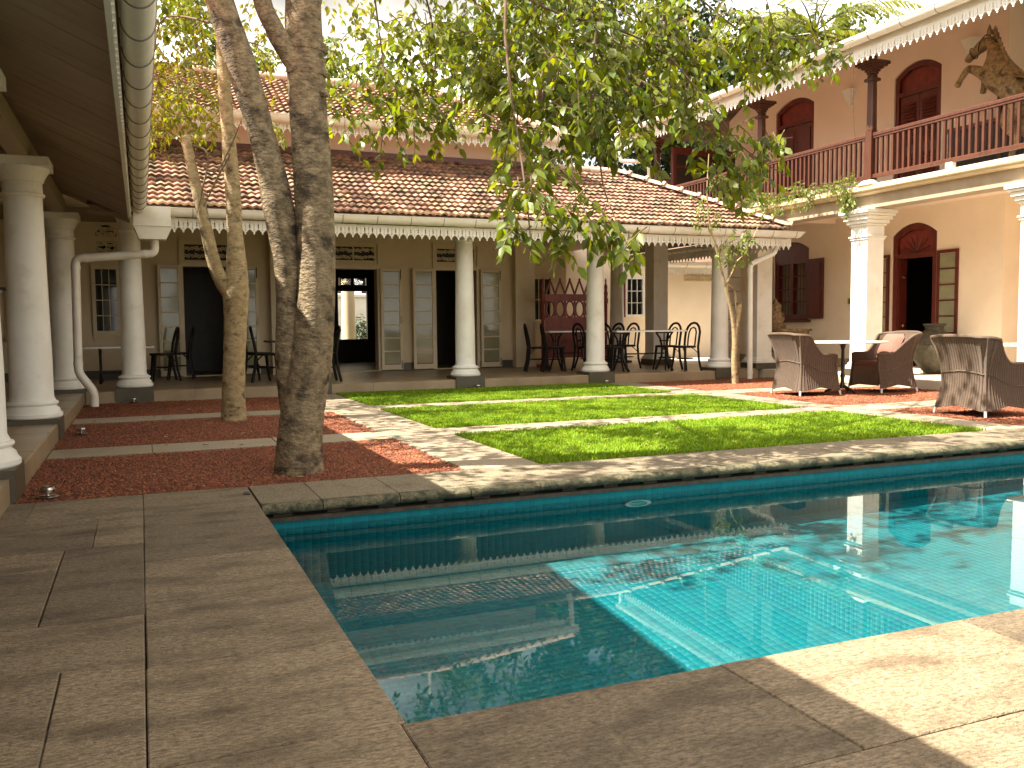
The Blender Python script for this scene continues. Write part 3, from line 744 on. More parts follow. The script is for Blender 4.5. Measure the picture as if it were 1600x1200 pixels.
for i in range(k):
    L = HL/k
    side = hd.cross(Vector((0, 0, 1))).normalized(); up = side.cross(hd).normalized()
    v = []; f = []
    for j, (t, rr, lift) in enumerate(((-.01, .105, .03), (.04, .108, .03), (.05, .092, .012), (L+.03, .085, .0))):
        for q in range(9):
            a = pi*q/8
            p = hipA+hd*(i*L+t)+side*(rr*cos(a))+up*(lift+rr*.75*sin(a)); v.append(tuple(p))
    for j in range(3):
        for q in range(8): f.append((j*9+q, j*9+q+1, (j+1)*9+q+1, (j+1)*9+q))
    f.append(tuple(range(9)))
    obj('ridge_cap', MB().add(v, f), mRidge, roof, smooth=50)
for i in range(6):
    x = 6.9+.3*i
    obj('ridge_cap', MB().tube([(x, 15.52, 3.97), (x+.31, 15.52, 3.985)], [.1, .09], 12), mRidge, roof, smooth=50)
# clerestory wall and the upper roof
obj('clerestory_wall', MB().box(-.6, 6.9, 15.52, 15.7, 3.93, 4.6), mPink, mb_)
obj('clerestory_wall', MB().box(6.72, 6.9, 15.701, 20, 3.93, 4.6), mPink, mb_)
obj('flashing_band', MB().box(-.6, 6.93, 15.46, 15.519, 3.93, 4.06), mMaroon, mb_)
UY0, UZ0 = 14.93, 4.43
uroof = obj('upper_roof', MB().add([(-.8, 14.95, 4.40), (7.38, 14.95, 4.40), (5.33, 17.0, 5.5), (-.8, 17.0, 5.5), (7.38, 19.05, 4.40), (-.8, 19.05, 4.40)],
            [(0, 1, 2, 3), (1, 4, 2), (3, 2, 4, 5)]), mSoffit, mb_)
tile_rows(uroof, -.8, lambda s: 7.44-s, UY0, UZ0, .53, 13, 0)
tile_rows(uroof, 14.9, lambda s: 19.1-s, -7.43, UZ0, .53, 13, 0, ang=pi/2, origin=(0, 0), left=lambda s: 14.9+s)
hA = Vector((7.43, 14.9, 4.47)); hB = Vector((5.33, 17.0, 5.6)); hdir = hB-hA
for i in range(9):
    p = hA+hdir*(i/9); q = hA+hdir*((i+1.08)/9)
    obj('ridge_cap', MB().tube([p, q], [.095, .08], 12), mRidge, uroof, smooth=50)
for i in range(18):
    x = 5.33-.34*i
    obj('ridge_cap', MB().tube([(x, 17.0, 5.585), (x-.36, 17.0, 5.57)], [.095, .085], 12), mRidge, uroof, smooth=50)
obj('upper_eave_soffit', MB().box(-.8, 7.3, 15.0, 15.51, 4.36, 4.39), mPink, mb_)
# gutters
def gutter_x(root, name, x0, x1, y, z, step, off=.2):
    gg = obj(name, MB().prism(GP, x0, x1, lambda p, q, a: (a, y+p, z+q)), mGut, root, smooth=35)
    x = x0+off
    while x < x1-.05:
        obj('gutter_strap', SMX, None, gg, (x, y, z)); x += step
    return gg
def gutter_y(root, name, y0, y1, x, z, step, off=.2):
    gg = obj(name, MB().prism(GP, y0, y1, lambda p, q, a: (x+p, a, z+q)), mGut, root, smooth=35)
    yy = y0+off
    while yy < y1-.05:
        obj('gutter_strap', SMY, None, gg, (x, yy, z)); yy += step
    return gg
gg = gutter_x(mb_, 'gutter', .42, 11.1, 13.10, 2.66, .515, .3)
obj('gutter_end', MB().plate([[(11.1, 2.672), (11.25, 2.675), (11.1, 2.56)]], 13.04, 13.16, fXZ), mGut, gg)
gutter_x(mb_, 'gutter', -.8, 7.48, 14.86, 4.43, .62, .3)
gutter_y(mb_, 'gutter', 13.25, 19.0, 11.03, 2.66, .6)
valance(mb_, 'valance', .48, 13.19, .118, 0, 90, 2.55, 0)
valance(mb_, 'valance', -.7, 14.95, .118, 0, 69, 4.37, 0)
valance(mb_, 'valance', 10.93, 13.26, 0, .118, 48, 2.55, pi/2)
obj('eave_soffit', MB().box(-.6, 10.9, 13.22, 13.499, 2.60, 2.62).box(10.601, 10.9, 13.5, 19, 2.60, 2.62), mSoffit, mb_)
pipe(mb_, 'downpipe', [(10.77, 13.3, 2.60), (10.77, 13.3, 2.30), (10.33, 13.45, 2.10), (10.34, 13.45, 0.0)], .048)
pipe(mb_, 'downpipe', [(7.36, 14.86, 4.36), (7.36, 14.9, 3.95), (7.36, 15.0, 3.75)], .05)
obj('finial_post', MB().tube([(5.2, 17.0, 5.6), (5.2, 17.0, 6.35)], .035, 8), mWhite, mb_)

# ------------------------------------------------------------------ left wing, over the camera
lw = thing('left_wing', 'dim veranda wing with boarded sloping soffit and stout white columns along the left edge', 'building', (-2, 8, 0))
column(lw, -.98, 9.63, .19, .165, .2, 2.64, .262)
column(lw, -.98, 13.99, .19, .165, .2, 2.64, .262)
column(lw, -.98, 6.32, .19, .165, .2, 2.64, .262)
column(lw, -.98, 2.4, .19, .165, .2, 2.64, .262)
y = 6.1
while y < 13.7:
    obj('edging_stone', MB().slab(-1.05, -.75, y+.002, min(y+1.27, 13.76)-.002, -.04, .1505, .012), mFloor, lw); y += 1.27
obj('plate_beam', MB().box(-1.06, -.90, -4, 14.1, 2.641, 2.82), mSoffit, lw)
LS = .45
# soffit boards run up the slope from the eave
y = -4.0
zf = lambda x: 2.52+(-.07-x)*LS
nb = 0
while y < 14.0:
    wd = .235
    v = [(-.085, y+.004, zf(-.085)), (-4.6, y+.004, zf(-4.6)), (-4.6, y+wd-.004, zf(-4.6)), (-.085, y+wd-.004, zf(-.085))]
    sk = random.uniform(0, .006)
    v = [(a, b, c+sk) for a, b, c in v]+[(a, b, c+.02) for a, b, c in v]
    obj('soffit_board', MB().add(v, [(0,1,2,3),(7,6,5,4),(0,4,5,1),(1,5,6,2),(2,6,7,3),(3,7,4,0)]), mSoffit, lw)
    y += wd; nb += 1
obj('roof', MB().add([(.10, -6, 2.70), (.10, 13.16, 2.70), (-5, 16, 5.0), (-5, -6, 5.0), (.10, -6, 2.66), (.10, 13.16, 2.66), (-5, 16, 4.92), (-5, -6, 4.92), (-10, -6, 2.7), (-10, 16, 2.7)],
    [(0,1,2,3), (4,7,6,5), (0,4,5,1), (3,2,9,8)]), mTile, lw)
obj('fascia_board', MB().box(-.10, -.075, -6, 13.0, 2.50, 2.66), mWhite, lw)
vd = obj('valance', MB().box(-.074, -.06, -6, 13.0, 2.585, 2.64), mWhite, lw)
y = 1.8
while y < 12.95:
    obj('valance_board', BM, None, vd, (-.058, y, 2.6), (0, 0, pi/2), scale=(1, 1, .5)); y += .118
gutter_y(lw, 'gutter', -6, 12.85, .045, 2.665, .52, .26)
hp = MB()
q0 = [(-.035, 2.66), (.43, 2.66), (.43, 2.37), (.36, 2.225), (.03, 2.225), (-.035, 2.39)]
hp.plate([q0], 12.86, 13.2, fXZ)
hop = obj('rain_hopper', hp, mGut, lw)
obj('hopper_lip', MB().box(-.045, .44, 12.845, 12.8585, 2.395, 2.41), mGut, hop)
pipe(lw, 'downpipe', [(.22, 13.06, 2.225), (.22, 13.06, 2.05), (-.76, 13.16, 1.97), (-.78, 13.16, .46), (-.60, 13.14, .2), (-.60, 13.14, 0.0)], .055)
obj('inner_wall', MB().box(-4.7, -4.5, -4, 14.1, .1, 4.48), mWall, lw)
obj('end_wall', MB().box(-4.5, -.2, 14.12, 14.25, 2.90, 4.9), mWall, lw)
obj('wall_door', MB().box(-4.49, -4.44, 9.0, 10.4, .16, 2.2), mDark, lw)
obj('wall_door', MB().box(-4.49, -4.44, 5.0, 6.4, .16, 2.2), mDark, lw)
for yv in (9.7, 12.2):
    obj('fretwork_vent', fret_mesh(1.1, .3, int(yv*10)), mFret, lw, (-4.47, yv, 2.35), (0, 0, pi/2))
# ------------------------------------------------------------------ right two-storey building
rb = thing('balcony_building', 'two storey peach walled house with red balcony railing and square white columns on the right', 'building', (12.5, 11, 0))
obj('veranda_floor', MB().box(11.13, 16, 2, 17.9, -.05, .13), mFloorR, rb)
y = 2.0
while y < 17.8:
    obj('edging_stone', MB().slab(11.08, 11.4, y+.002, min(y+1.3, 17.9)-.002, -.04, .134, .012), mFloorR, rb); y += 1.3
for y in (8.2, 11.3, 14.1):
    c = sqcol(rb, 11.0, y, .35, .25, 2.46)
    w = .35; x = 11.0
    cap = MB()
    for z0, z1, e in ((2.38, 2.415, .018), (2.416, 2.44, .034), (2.441, 2.60, .004), (2.601, 2.64, .03), (2.641, 2.70, .06), (2.701, 2.76, .095), (2.761, 2.80, .125), (2.801, 2.868, .15)):
        cap.slab(x-e, x+w+e, y-e, y+w+e, z0, z1, .012 if z0 > 2.6 else .005)
    obj('capital', cap, mWhite, c)
obj('balcony_beam', MB().box(11.0, 11.34, 2, 17.9, 2.87, 3.085), mBeam, rb)
obj('balcony_cornice', MB().prism([(10.94, 3.086), (10.90, 3.11), (10.90, 3.135), (10.86, 3.15), (10.86, 3.20), (11.6, 3.20), (11.6, 3.086)], 2, 17.9, fXY if False else (lambda p, q, a: (p, a, q))), mYel, rb)
obj('balcony_floor', MB().box(10.95, 16, 2.02, 17.88, 3.2005, 3.245), mFloorR, rb)
obj('lower_ceiling', MB().box(11.341, 16, 2, 17.9, 3.086, 3.14), mPink, rb)
for yy in (9.9, 12.9, 14.2, 16.2):
    obj('ceiling_joist', MB().box(11.345, 12.99, yy, yy+.09, 3.0, 3.085), mPink, rb)
# lower and upper walls with arched openings
WX = 13.0
lowh = [arch_loop(11.72, 12.74, .21, 2.61, 2.81), arch_loop(14.98, 16.1, 1.08, 2.58, 2.75)]
obj('lower_wall', MB().plate([rect(10.4, 17.75, .05, 3.086)]+lowh, WX, WX+.25, fYZ), mPeach, rb)
obj('return_wall', MB().box(WX+.001, 15, 10.4-.001, 10.65, .05, 3.086).box(WX+.001, 15, 10.4-.001, 10.65, 3.246, 6.4), mPeach, rb)
obj('side_wall', MB().box(14.6, 14.8, 2, 10.39, .05, 3.086).box(14.6, 14.8, 2, 10.39, 3.246, 6.4), mPeach, rb)
for a, b in ((12.96, 17.27), (10.41, 11.49)): obj('wall_skirting', MB().box(WX-.015, WX-.0005, a, b, .131, .30), mBeam, rb)
uph = [arch_loop(11.70, 12.75, 3.25, 5.48, 5.68), arch_loop(14.88, 16.08, 3.25, 5.57, 5.77)]
obj('upper_wall', MB().plate([rect(10.4, 17.75, 3.246, 6.4)]+uph, WX, WX+.25, fYZ), mPink, rb)
# rusticated end pilaster
rp = obj('end_pilaster', MB().box(12.62, 13.28, 17.3, 17.78, .131, 3.08), mJoint, rb)
for i in range(9):
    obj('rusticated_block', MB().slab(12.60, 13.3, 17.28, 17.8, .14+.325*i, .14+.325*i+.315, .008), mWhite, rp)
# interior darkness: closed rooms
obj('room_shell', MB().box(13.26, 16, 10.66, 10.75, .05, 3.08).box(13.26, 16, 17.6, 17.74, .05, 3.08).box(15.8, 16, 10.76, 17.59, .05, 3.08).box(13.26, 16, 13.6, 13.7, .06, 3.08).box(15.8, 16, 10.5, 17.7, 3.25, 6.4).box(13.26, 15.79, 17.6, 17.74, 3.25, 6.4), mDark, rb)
# door below
df = obj('door_frame', MB().plate([arch_loop(11.73, 12.73, .2, 2.60, 2.80), rect(11.83, 12.63, .215, 2.18), [(11.83, 2.26), (12.63, 2.26), (12.63, 2.56), (12.4, 2.67), (12.23, 2.69), (12.06, 2.67), (11.83, 2.56)]], WX+.03, WX+.15, fYZ), mMaroon, rb)
obj('fanlight', MB().plate([[(11.84, 2.265), (12.62, 2.265), (12.62, 2.555), (12.4, 2.665), (12.23, 2.685), (12.06, 2.665), (11.84, 2.555)]], WX+.08, WX+.1, fYZ), mRed, df)
fm = MB()
for i in range(7):
    a = pi*(i+.5)/7
    fm.tube([(WX+.07, 12.23, 2.27), (WX+.07, 12.23+.3*cos(a), 2.27+.28*sin(a)+.05)], .012, 5)
obj('fanlight_carving', fm, mMaroon, df)
obj('door_step', MB().slab(12.62, 13.05, 11.5, 12.95, .131, .205, .012), mFloorR, rb)
il = obj('inner_door_leaf', MB().box(13.05, 13.24, 12.60, 12.64, .22, 2.17), mMaroon, rb)
for z in (.95, 1.85):
    obj('latch', MB().lathe([(.001, 0), (.03, .005), (.02, .02)], (13.16, 12.595, z), 10, Matrix.Rotation(pi/2, 3, 'X')).box(13.10, 13.22, 12.58, 12.594, z-.012, z+.012), mBrass, il)
shutter(rb, (WX-.02, 11.70, .22), -pi/2-.02, .45, 2.05, 5, mMaroon, mPane, panel=.62, bolts=False, name='glazed_shutter')
s2 = shutter(rb, (WX-.02, 12.76, .22), pi/2+.02, .45, 2.05, 5, mMaroon, mPane, panel=.62, bolts=False, name='glazed_shutter')
# barred window below
wf = obj('window_frame', MB().plate([arch_loop(14.99, 16.09, 1.09, 2.57, 2.74), rect(15.1, 15.5, 1.2, 2.28), rect(15.58, 15.98, 1.2, 2.28)], WX+.03, WX+.13, fYZ), mMaroon, rb)
bars = MB()
for a in (15.1, 15.58):
    for i in range(1, 4): bars.tube([(WX+.06, a+.1*i, 1.2), (WX+.06, a+.1*i, 2.28)], .008, 6)
    for z in (1.47, 1.74, 2.01): bars.box(WX+.05, WX+.07, a, a+.4, z-.012, z+.012)
obj('window_bars', bars, mMaroon, wf)
obj('curtain', MB().box(WX+.14, WX+.16, 15.09, 15.99, 1.2, 2.28), mCurt, wf)
obj('window_sill', MB().slab(WX-.05, WX+.03, 14.9, 16.15, 1.03, 1.085, .008), mMaroon, wf)
sh = obj('solid_shutter', MB().box(WX-.06, WX-.02, 14.5, 14.97, 1.1, 2.34), mMaroon, rb)
for z0, z1 in ((1.18, 1.68), (1.76, 2.26)):
    obj('shutter_panel', MB().slab(14.57, 14.90, z0, z1, 0, .012, .01) if False else MB().box(WX-.072, WX-.0605, 14.57, 14.90, z0, z1), mMaroon, sh)
sh = obj('solid_shutter', MB().box(WX-.06, WX-.02, 16.11, 16.58, 1.1, 2.34), mMaroon, rb)
# switch plate, wall lamps
sp = obj('switch_plate', MB().slab(13.74, 13.84, 1.38, 1.49, 0, .01, .003), mBrass, rb, (WX-.001, 0, 0))
sp.data.transform(Matrix(((0, 0, -1, 0), (1, 0, 0, 0), (0, 1, 0, 0), (0, 0, 0, 1))))
def sconce(y, z):
    v = [(WX, y-.17, z), (WX, y+.17, z), (WX-.14, y+.11, z), (WX-.14, y-.11, z), (WX, y, z-.36), (WX-.03, y, z-.35)]
    obj('wall_sconce', MB().add(v, [(0,1,2,3), (0,3,5,4), (3,2,5), (2,1,4,5)]), mWhite, rb)
sconce(11.1, 5.72); sconce(13.85, 5.55)
# upper doors
def leaf_panels(a, b, z0, z1, louvre, parent):
    l = obj('door_leaf', MB().box(WX+.06, WX+.1, a, b, z0, z1), mMaroon, parent)
    n = 2
    for i in range(n):
        q0 = z0+.1+(z1-z0-.1)*i/n; q1 = z0+(z1-z0)*(i+1)/n-.1
        if louvre and i == 1 or louvre:
            z = q0
            while z < q1-.03:
                obj('louvre', MB().add([(WX+.035, a+.07, z), (WX+.035, b-.07, z), (WX+.058, b-.07, z+.045), (WX+.058, a+.07, z+.045), (WX+.05, a+.07, z-.006), (WX+.05, b-.07, z-.006)], [(0,1,2,3), (0,4,5,1)]), mMaroon, l); z += .055
        else:
            obj('door_panel', MB().box(WX+.045, WX+.0595, a+.07, b-.07, q0, q1), mMaroon, l)
for a, b, zs, zt, lv in ((11.70, 12.75, 5.48, 5.68, True), (14.88, 16.08, 5.57, 5.77, False)):
    f_ = obj('door_frame', MB().plate([arch_loop(a+.01, b-.01, 3.252, zs, zt-.01), rect(a+.09, b-.09, 3.26, zs-.36), [(a+.09, zs-.28), (b-.09, zs-.28), (b-.09, zs-.05), ((a+b)/2+.2, zt-.12), ((a+b)/2, zt-.10), ((a+b)/2-.2, zt-.12), (a+.09, zs-.05)]], WX+.03, WX+.14, fYZ), mMaroon, rb)
    obj('fanlight', MB().box(WX+.09, WX+.11, a+.08, b-.08, zs-.3, zt-.09), mRed, f_)
    m_ = (a+b)/2
    leaf_panels(a+.095, m_-.004, 3.262, zs-.365, lv, rb); leaf_panels(m_+.004, b-.095, 3.262, zs-.365, lv, rb)
# balcony posts, railing
for y in (8.2, 11.3, 14.08, 17.8):
    h = .065
    p = obj('balcony_post', MB().slab(11.05-h, 11.05+h, y-h, y+h, 3.32, 4.12, .012).add([], []), mBal, rb)
    q = .045
    obj('post_shaft', MB().add([(11.05-q,y-h,4.12),(11.05+q,y-h,4.12),(11.05+h,y-q,4.12),(11.05+h,y+q,4.12),(11.05+q,y+h,4.12),(11.05-q,y+h,4.12),(11.05-h,y+q,4.12),(11.05-h,y-q,4.12)]+
        [(11.05+a*.9, y+b*.9, 4.9) for a, b in ((-q,-h),(q,-h),(h,-q),(h,q),(q,h),(-q,h),(-h,q),(-h,-q))], [tuple(range(8))[::-1], tuple(range(8, 16))]+[(i, (i+1) % 8, 8+(i+1) % 8, 8+i) for i in range(8)]), mBal, p)
    cp = MB().slab(11.05-.09, 11.05+.09, y-.09, y+.09, 4.9, 4.95, .015)
    for z, e in ((4.96, .055), (5.02, .065), (5.06, .085), (5.10, .12), (5.13, .16), (5.16, .19)): cp.slab(11.05-e, 11.05+e, y-e, y+e, z-.01, z+.045, .012)
    cp.box(11.0, 11.1, y-.05, y+.05, 5.206, 5.30)
    obj('post_capital', cp, mBal, p)
    obj('post_base', MB().add([(11.05-.16,y-.16,3.2455),(11.05+.16,y-.16,3.2455),(11.05+.16,y+.16,3.2455),(11.05-.16,y+.16,3.2455),(11.05-.085,y-.085,3.32),(11.05+.085,y-.085,3.32),(11.05+.085,y+.085,3.32),(11.05-.085,y+.085,3.32)],
        [(0,3,2,1),(4,5,6,7),(0,1,5,4),(1,2,6,5),(2,3,7,6),(3,0,4,7)]), mWhite, p)
bm_ = MB().box(-.019, .019, -.019, .019, 0, .60).mesh('baluster'); bm_.materials.append(mBal)
for a, b in ((3.0, 8.2), (8.2, 11.3), (11.3, 14.08), (14.08, 17.8)):
    a += .07; b -= .07
    rl = obj('balcony_railing', MB().slab(11.01, 11.09, a, b, 4.02, 4.07, .01).slab(11.02, 11.08, a, b, 3.985, 4.019, .004), mBal, rb)
    obj('bottom_rail', MB().slab(11.015, 11.085, a, b, 3.35, 3.41, .008), mBal, rl)
    n = int((b-a)/.107); st = (b-a)/n
    for i in range(n): obj('baluster', bm_, None, rl, (11.05, a+st*(i+.5), 3.405), (0, 0, random.uniform(-.05, .05)))
    obj('rail_foot', MB().box(11.01, 11.09, (a+b)/2-.06, (a+b)/2+.06, 3.246, 3.349), mWhite, rl)
# timber partition at the far end of the balcony
sc_ = obj('timber_partition', MB().box(11.3, 12.95, 17.45, 17.5, 3.25, 4.95), mDark, rb)
obj('partition_frame', MB().box(11.24, 11.32, 17.42, 17.53, 3.246, 5.0).box(11.32, 12.95, 17.42, 17.449, 4.85, 5.0).box(11.32, 12.95, 17.43, 17.449, 4.55, 4.6), mMaroon, sc_)
# upper eave
gutter_y(rb, 'gutter', 3, 18.4, 10.36, 5.40, .62)
obj('fascia_board', MB().box(10.475, 10.50, 2.6, 18.2, 5.22, 5.385), mWhite, rb)
valance(rb, 'valance', 10.46, 5.6, 0, .118, 108, 5.23, pi/2)
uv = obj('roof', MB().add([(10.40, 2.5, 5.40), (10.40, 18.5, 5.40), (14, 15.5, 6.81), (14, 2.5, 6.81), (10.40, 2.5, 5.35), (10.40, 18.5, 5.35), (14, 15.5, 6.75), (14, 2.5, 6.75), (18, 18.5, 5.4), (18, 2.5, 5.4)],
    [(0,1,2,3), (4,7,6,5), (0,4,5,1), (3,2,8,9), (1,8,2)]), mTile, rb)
obj('upper_ceiling', MB().add([(10.5, 2.6, 5.37), (10.5, 18.2, 5.37), (13.3, 16.0, 6.44), (13.3, 2.6, 6.44)], [(0, 3, 2, 1)]), mPink, rb)
pipe(rb, 'downpipe', [(10.36, 18.3, 5.32), (10.36, 18.3, 4.78), (10.93, 17.95, 4.74), (10.93, 17.95, 3.3)], .045)
tag(obj('hanging_chain', MB().tube([(10.5, 11.13, 5.0), (10.5, 11.13, 4.32)], .004, 5).tube([(10.5, 11.13, 4.32), (10.53, 11.12, 4.0), (10.56, 11.08, 3.7)], .002, 4), mIron), 'thin beaded chain hanging from the upper eave beside the balcony post', 'chain')
ch = D.objects['hanging_chain']
for i in range(12):
    obj('bead', MB().lathe([(.001, -.012), (.009, 0), (.001, .012)], (10.5, 11.13, 4.34+.05*i), 8), mDark, ch)

# ------------------------------------------------------------------ annex and boundary behind the veranda
an = thing('rear_annex', 'low cream annex wall with white eave gutter seen through the open veranda end', 'building', (12.5, 21, 0))
obj('annex_wall', MB().plate([rect(9.65, 17, 0, 3.0), rect(11.86, 12.32, 1.27, 2.2)], 20.6, 20.8, fXZ), mPeach, an)
wf = obj('window_frame', MB().box(11.78, 11.86, 20.55, 20.63, 1.2, 2.28).box(12.32, 12.40, 20.55, 20.63, 1.2, 2.28).box(11.86, 12.32, 20.55, 20.63, 2.2, 2.28).box(11.86, 12.32, 20.55, 20.63, 1.2, 1.27)
    .box(11.86, 12.32, 20.57, 20.6, 1.57, 1.585).box(11.86, 12.32, 20.57, 20.6, 1.88, 1.895).box(11.99, 12.005, 20.572, 20.598, 1.27, 2.2).box(12.16, 12.175, 20.572, 20.598, 1.27, 2.2), mWhite, an)
obj('pane', MB().box(11.861, 12.319, 20.62, 20.63, 1.271, 2.199), mPaneD, wf)
obj('window_shutter', MB().box(11.70, 11.77, 20.5, 20.58, 1.2, 2.28), mMaroon, an)
obj('annex_roof', MB().add([(12.4, 19.85, 2.62), (17, 19.85, 2.62), (17, 23, 4.2), (12.4, 23, 4.2), (12.4, 19.85, 2.57), (17, 19.85, 2.57), (17, 23, 4.1), (12.4, 23, 4.1)],
    [(0,1,2,3), (4,7,6,5), (0,4,5,1), (0,3,7,4)]), mTile, an)
gutter_x(an, 'gutter', 12.35, 17, 19.78, 2.58, .6)
valance(an, 'valance', 12.5, 19.84, .118, 0, 30, 2.48, 0)
obj('fretwork_vent', fret_mesh(1.1, .16, 33), mFret, an, (14.2, 20.58, 2.16))
obj('annex_floor', MB().box(7.7, 17, 17.95, 20.59, -.05, .1), mFloorR, an)
gw = thing('boundary_wall', 'sunny white garden wall seen through the far doorway', 'wall', (5, 27, 0))
obj('wall_face', MB().box(-4, 8.5, 26.5, 26.8, -.1, 1.9), mWhite, gw)
obj('wall_coping', MB().slab(-4.05, 8.55, 26.44, 26.86, 1.9, 2.0, .02), mWhite, gw)
rc = thing('garden_column', 'pale round column standing beyond the far doorway', 'column', (5.15, 23.6, 0))
obj('shaft', MB().lathe([(.2, .2), (.19, .6), (.165, 2.7)], (5.12, 23.6, 0), 28), mTrim, rc, smooth=30)
obj('column_base', MB().box(4.87, 5.37, 23.35, 23.85, -.05, .2), mPlinth, rc)

# ------------------------------------------------------------------ furniture
def make_bentwood(label, loc, rz, group):
    t = thing('bentwood_chair', label, 'chair', loc, rz, group)
    lobj('seat_ring', MB().lathe([(.185, .43), (.205, .435), (.21, .45), (.205, .465), (.19, .468)], n=20), mBlackWood, t, smooth=40)
    lobj('seat', MB().lathe([(.001, .470), (.19, .469), (.188, .45), (.001, .448)], n=20), mSeat, t)
    for s in (-1, 1):
        lobj('leg', MB().tube([(s*.13, .13, .44), (s*.145, .15, .2), (s*.17, .18, 0)], [.025, .022, .017], 7), mBlackWood, t, smooth=50)
    pts = []
    for z, y, x in ((0, -.25, .185), (.2, -.205, .165), (.45, -.18, .165), (.6, -.2, .172), (.72, -.225, .17), (.82, -.245, .13), (.875, -.255, .07), (.89, -.258, 0)):
        pts.append((x, y, z))
    full = pts + [(-x, y, z) for x, y, z in pts[-2::-1]]
    lobj('back_bow', MB().tube(full, .0225, 7), mBlackWood, t, smooth=50)
    ip = [(.085, -.175, .45), (.09, -.195, .6), (.085, -.22, .72), (.055, -.235, .785), (0, -.24, .805)]
    lobj('inner_bow', MB().tube(ip+[(-x, y, z) for x, y, z in ip[-2::-1]], .0145, 6), mBlackWood, t, smooth=50)
    lobj('stretcher_ring', MB().tube([(.15*cos(2*pi*i/16), .15*sin(2*pi*i/16)-.01, .23) for i in range(17)], .009, 6, cap=False), mBlackWood, t, smooth=50)
    for s in (-1, 1):
        lobj('brace', MB().tube([(s*.165, -.18, .33), (s*.13, -.1, .41), (s*.10, -.08, .43)], .008, 5), mBlackWood, t, smooth=50)
    return t
BC = []
CH = [('black bentwood chair at the right end of the marble table, nearest the right columns', (9.30, 14.02, F1), pi/2+.25),
      ('black bentwood chair behind the end chair, tucked at the right of the marble table', (9.28, 14.62, F1), pi/2+.2),
      ('black bentwood chair beyond the marble table, right one of the middle pair', (8.86, 15.45, F1), pi/2+.3),
      ('black bentwood chair beyond the marble table, left one of the middle pair', (8.66, 15.7, F1), pi/2+.3),
      ('black bentwood chair with brown seat at the near left of the marble table', (7.98, 14.45, F1), -pi/2+.5),
      ('black bentwood chair half hidden by the third white column beside the marble table', (7.85, 15.1, F1), -pi/2+.2),
      ('black bentwood chair in front of the carved screen, left one of the pair', (6.95, 15.4, F1), -pi/2-.3),
      ('black bentwood chair in front of the carved screen, right one of the pair', (7.2, 15.2, F1), -pi/2-.3),
      ('black bentwood chair at the right end of the shaded low table behind the left columns', (.33, 16.1, F1), pi/2+.15),
      ('black bentwood chair standing alone just left of the dark doorway', (.60, 16.55, F1), pi/2-.1),
      ('black bentwood chair in the row behind the forked tree, first from the slim tree', (1.68, 15.75, F1), -pi/2-.1),
      ('black bentwood chair in the row behind the forked tree, middle one', (1.80, 15.35, F1), -pi/2-.1),
      ('black bentwood chair in the row behind the forked tree, closest to the large trunk', (1.90, 14.95, F1), -pi/2-.1),
      ('black bentwood chair peeping out at the right of the large trunk base', (2.72, 14.5, F1), pi/2)]
first = make_bentwood(CH[0][0], CH[0][1], CH[0][2], 'bentwood chairs on the veranda')
for l, p, r in CH[1:]:
    dup(first, p, r, l)
def marble_table(label, loc, rz, L, W, h=.75, mt=None):
    t = thing('marble_table', label, 'table', loc, rz, 'marble tables on the veranda')
    lobj('table_top', MB().slab(-L/2, L/2, -W/2, W/2, h-.03, h, .008), mt or mMarble, t)
    for s in (-1, 1):
        x = s*(L/2-.28); m = MB()
        for q in (-1, 1):
            m.tube([(x, q*W*.42, h-.04), (x, q*W*.2, h-.16), (x, q*.07, h-.34), (x, q*.09, h-.5), (x, q*W*.36, .05), (x, q*W*.42, .012)], [.017, .017, .02, .02, .02, .026], 7)
        m.tube([(x, -W*.42, h-.045), (x, W*.42, h-.045)], .016, 6); m.tube([(x, -.1, h-.36), (x, .1, h-.36)], .014, 6); m.tube([(x, -.1, h-.52), (x, .1, h-.52)], .014, 6)
        m.tube([(x, -.16, h-.2), (x, .16, h-.2)], .012, 6); m.tube([(x, 0, h-.05), (x, 0, h-.36)], .012, 6)
        lobj('trestle', m, mIron, t, smooth=50)
    lobj('stretcher', MB().tube([(-L/2+.28, 0, h-.44), (L/2-.28, 0, h-.44)], .014, 6), mIron, t)
    return t
marble_table('marble topped table with black cast iron trestles among the right hand veranda chairs', (8.72, 14.55, F1), 0, 1.5, .7, .76)
marble_table('marble topped table in front of the red carved screen behind the third column', (7.75, 15.75, F1), 0, 1.1, .65, .76)
marble_table('low white topped table in deep shade behind the left columns', (-.35, 16.1, F1), 0, 1.1, .7, .60)
marble_table('dark table hidden behind the large tree trunk', (2.4, 15.4, F1), 0, .9, .8, .66, mDark)

# red carved screen
scr = thing('carved_screen', 'tall red carved wooden screen with pointed cresting and turned posts on the veranda', 'screen', (8.28, 16.5, F1))
sx0, sx1 = 7.55, 9.0
def post(x):
    return MB().lathe([(.035, .0), (.05, .02), (.05, .1), (.03, .14), (.042, .2), (.03, .26), (.035, .3), (.035, 1.3), (.05, 1.33), (.05, 1.4), (.03, 1.44), (.045, 1.52), (.028, 1.58), (.036, 1.66), (.012, 1.74), (.02, 1.78), (.002, 1.84)], (x, 16.5, F1), 14)
for x in (sx0, sx1): obj('post', post(x), mRed, scr, smooth=40)
for x in (sx0, sx1): obj('foot', MB().slab(x-.05, x+.05, 16.28, 16.72, F1, F1+.08, .02), mRed, scr)
obj('lower_panel', MB().box(sx0+.06, sx1-.06, 16.485, 16.515, F1+.25, F1+.98), mRed, scr)
for a, b in ((.98, 1.03), (1.36, 1.5), (.2, .249)): obj('rail', MB().box(sx0+.03, sx1-.03, 16.47, 16.53, F1+a, F1+b), mRed, scr)
n = 6; w = (sx1-sx0-.12)/n
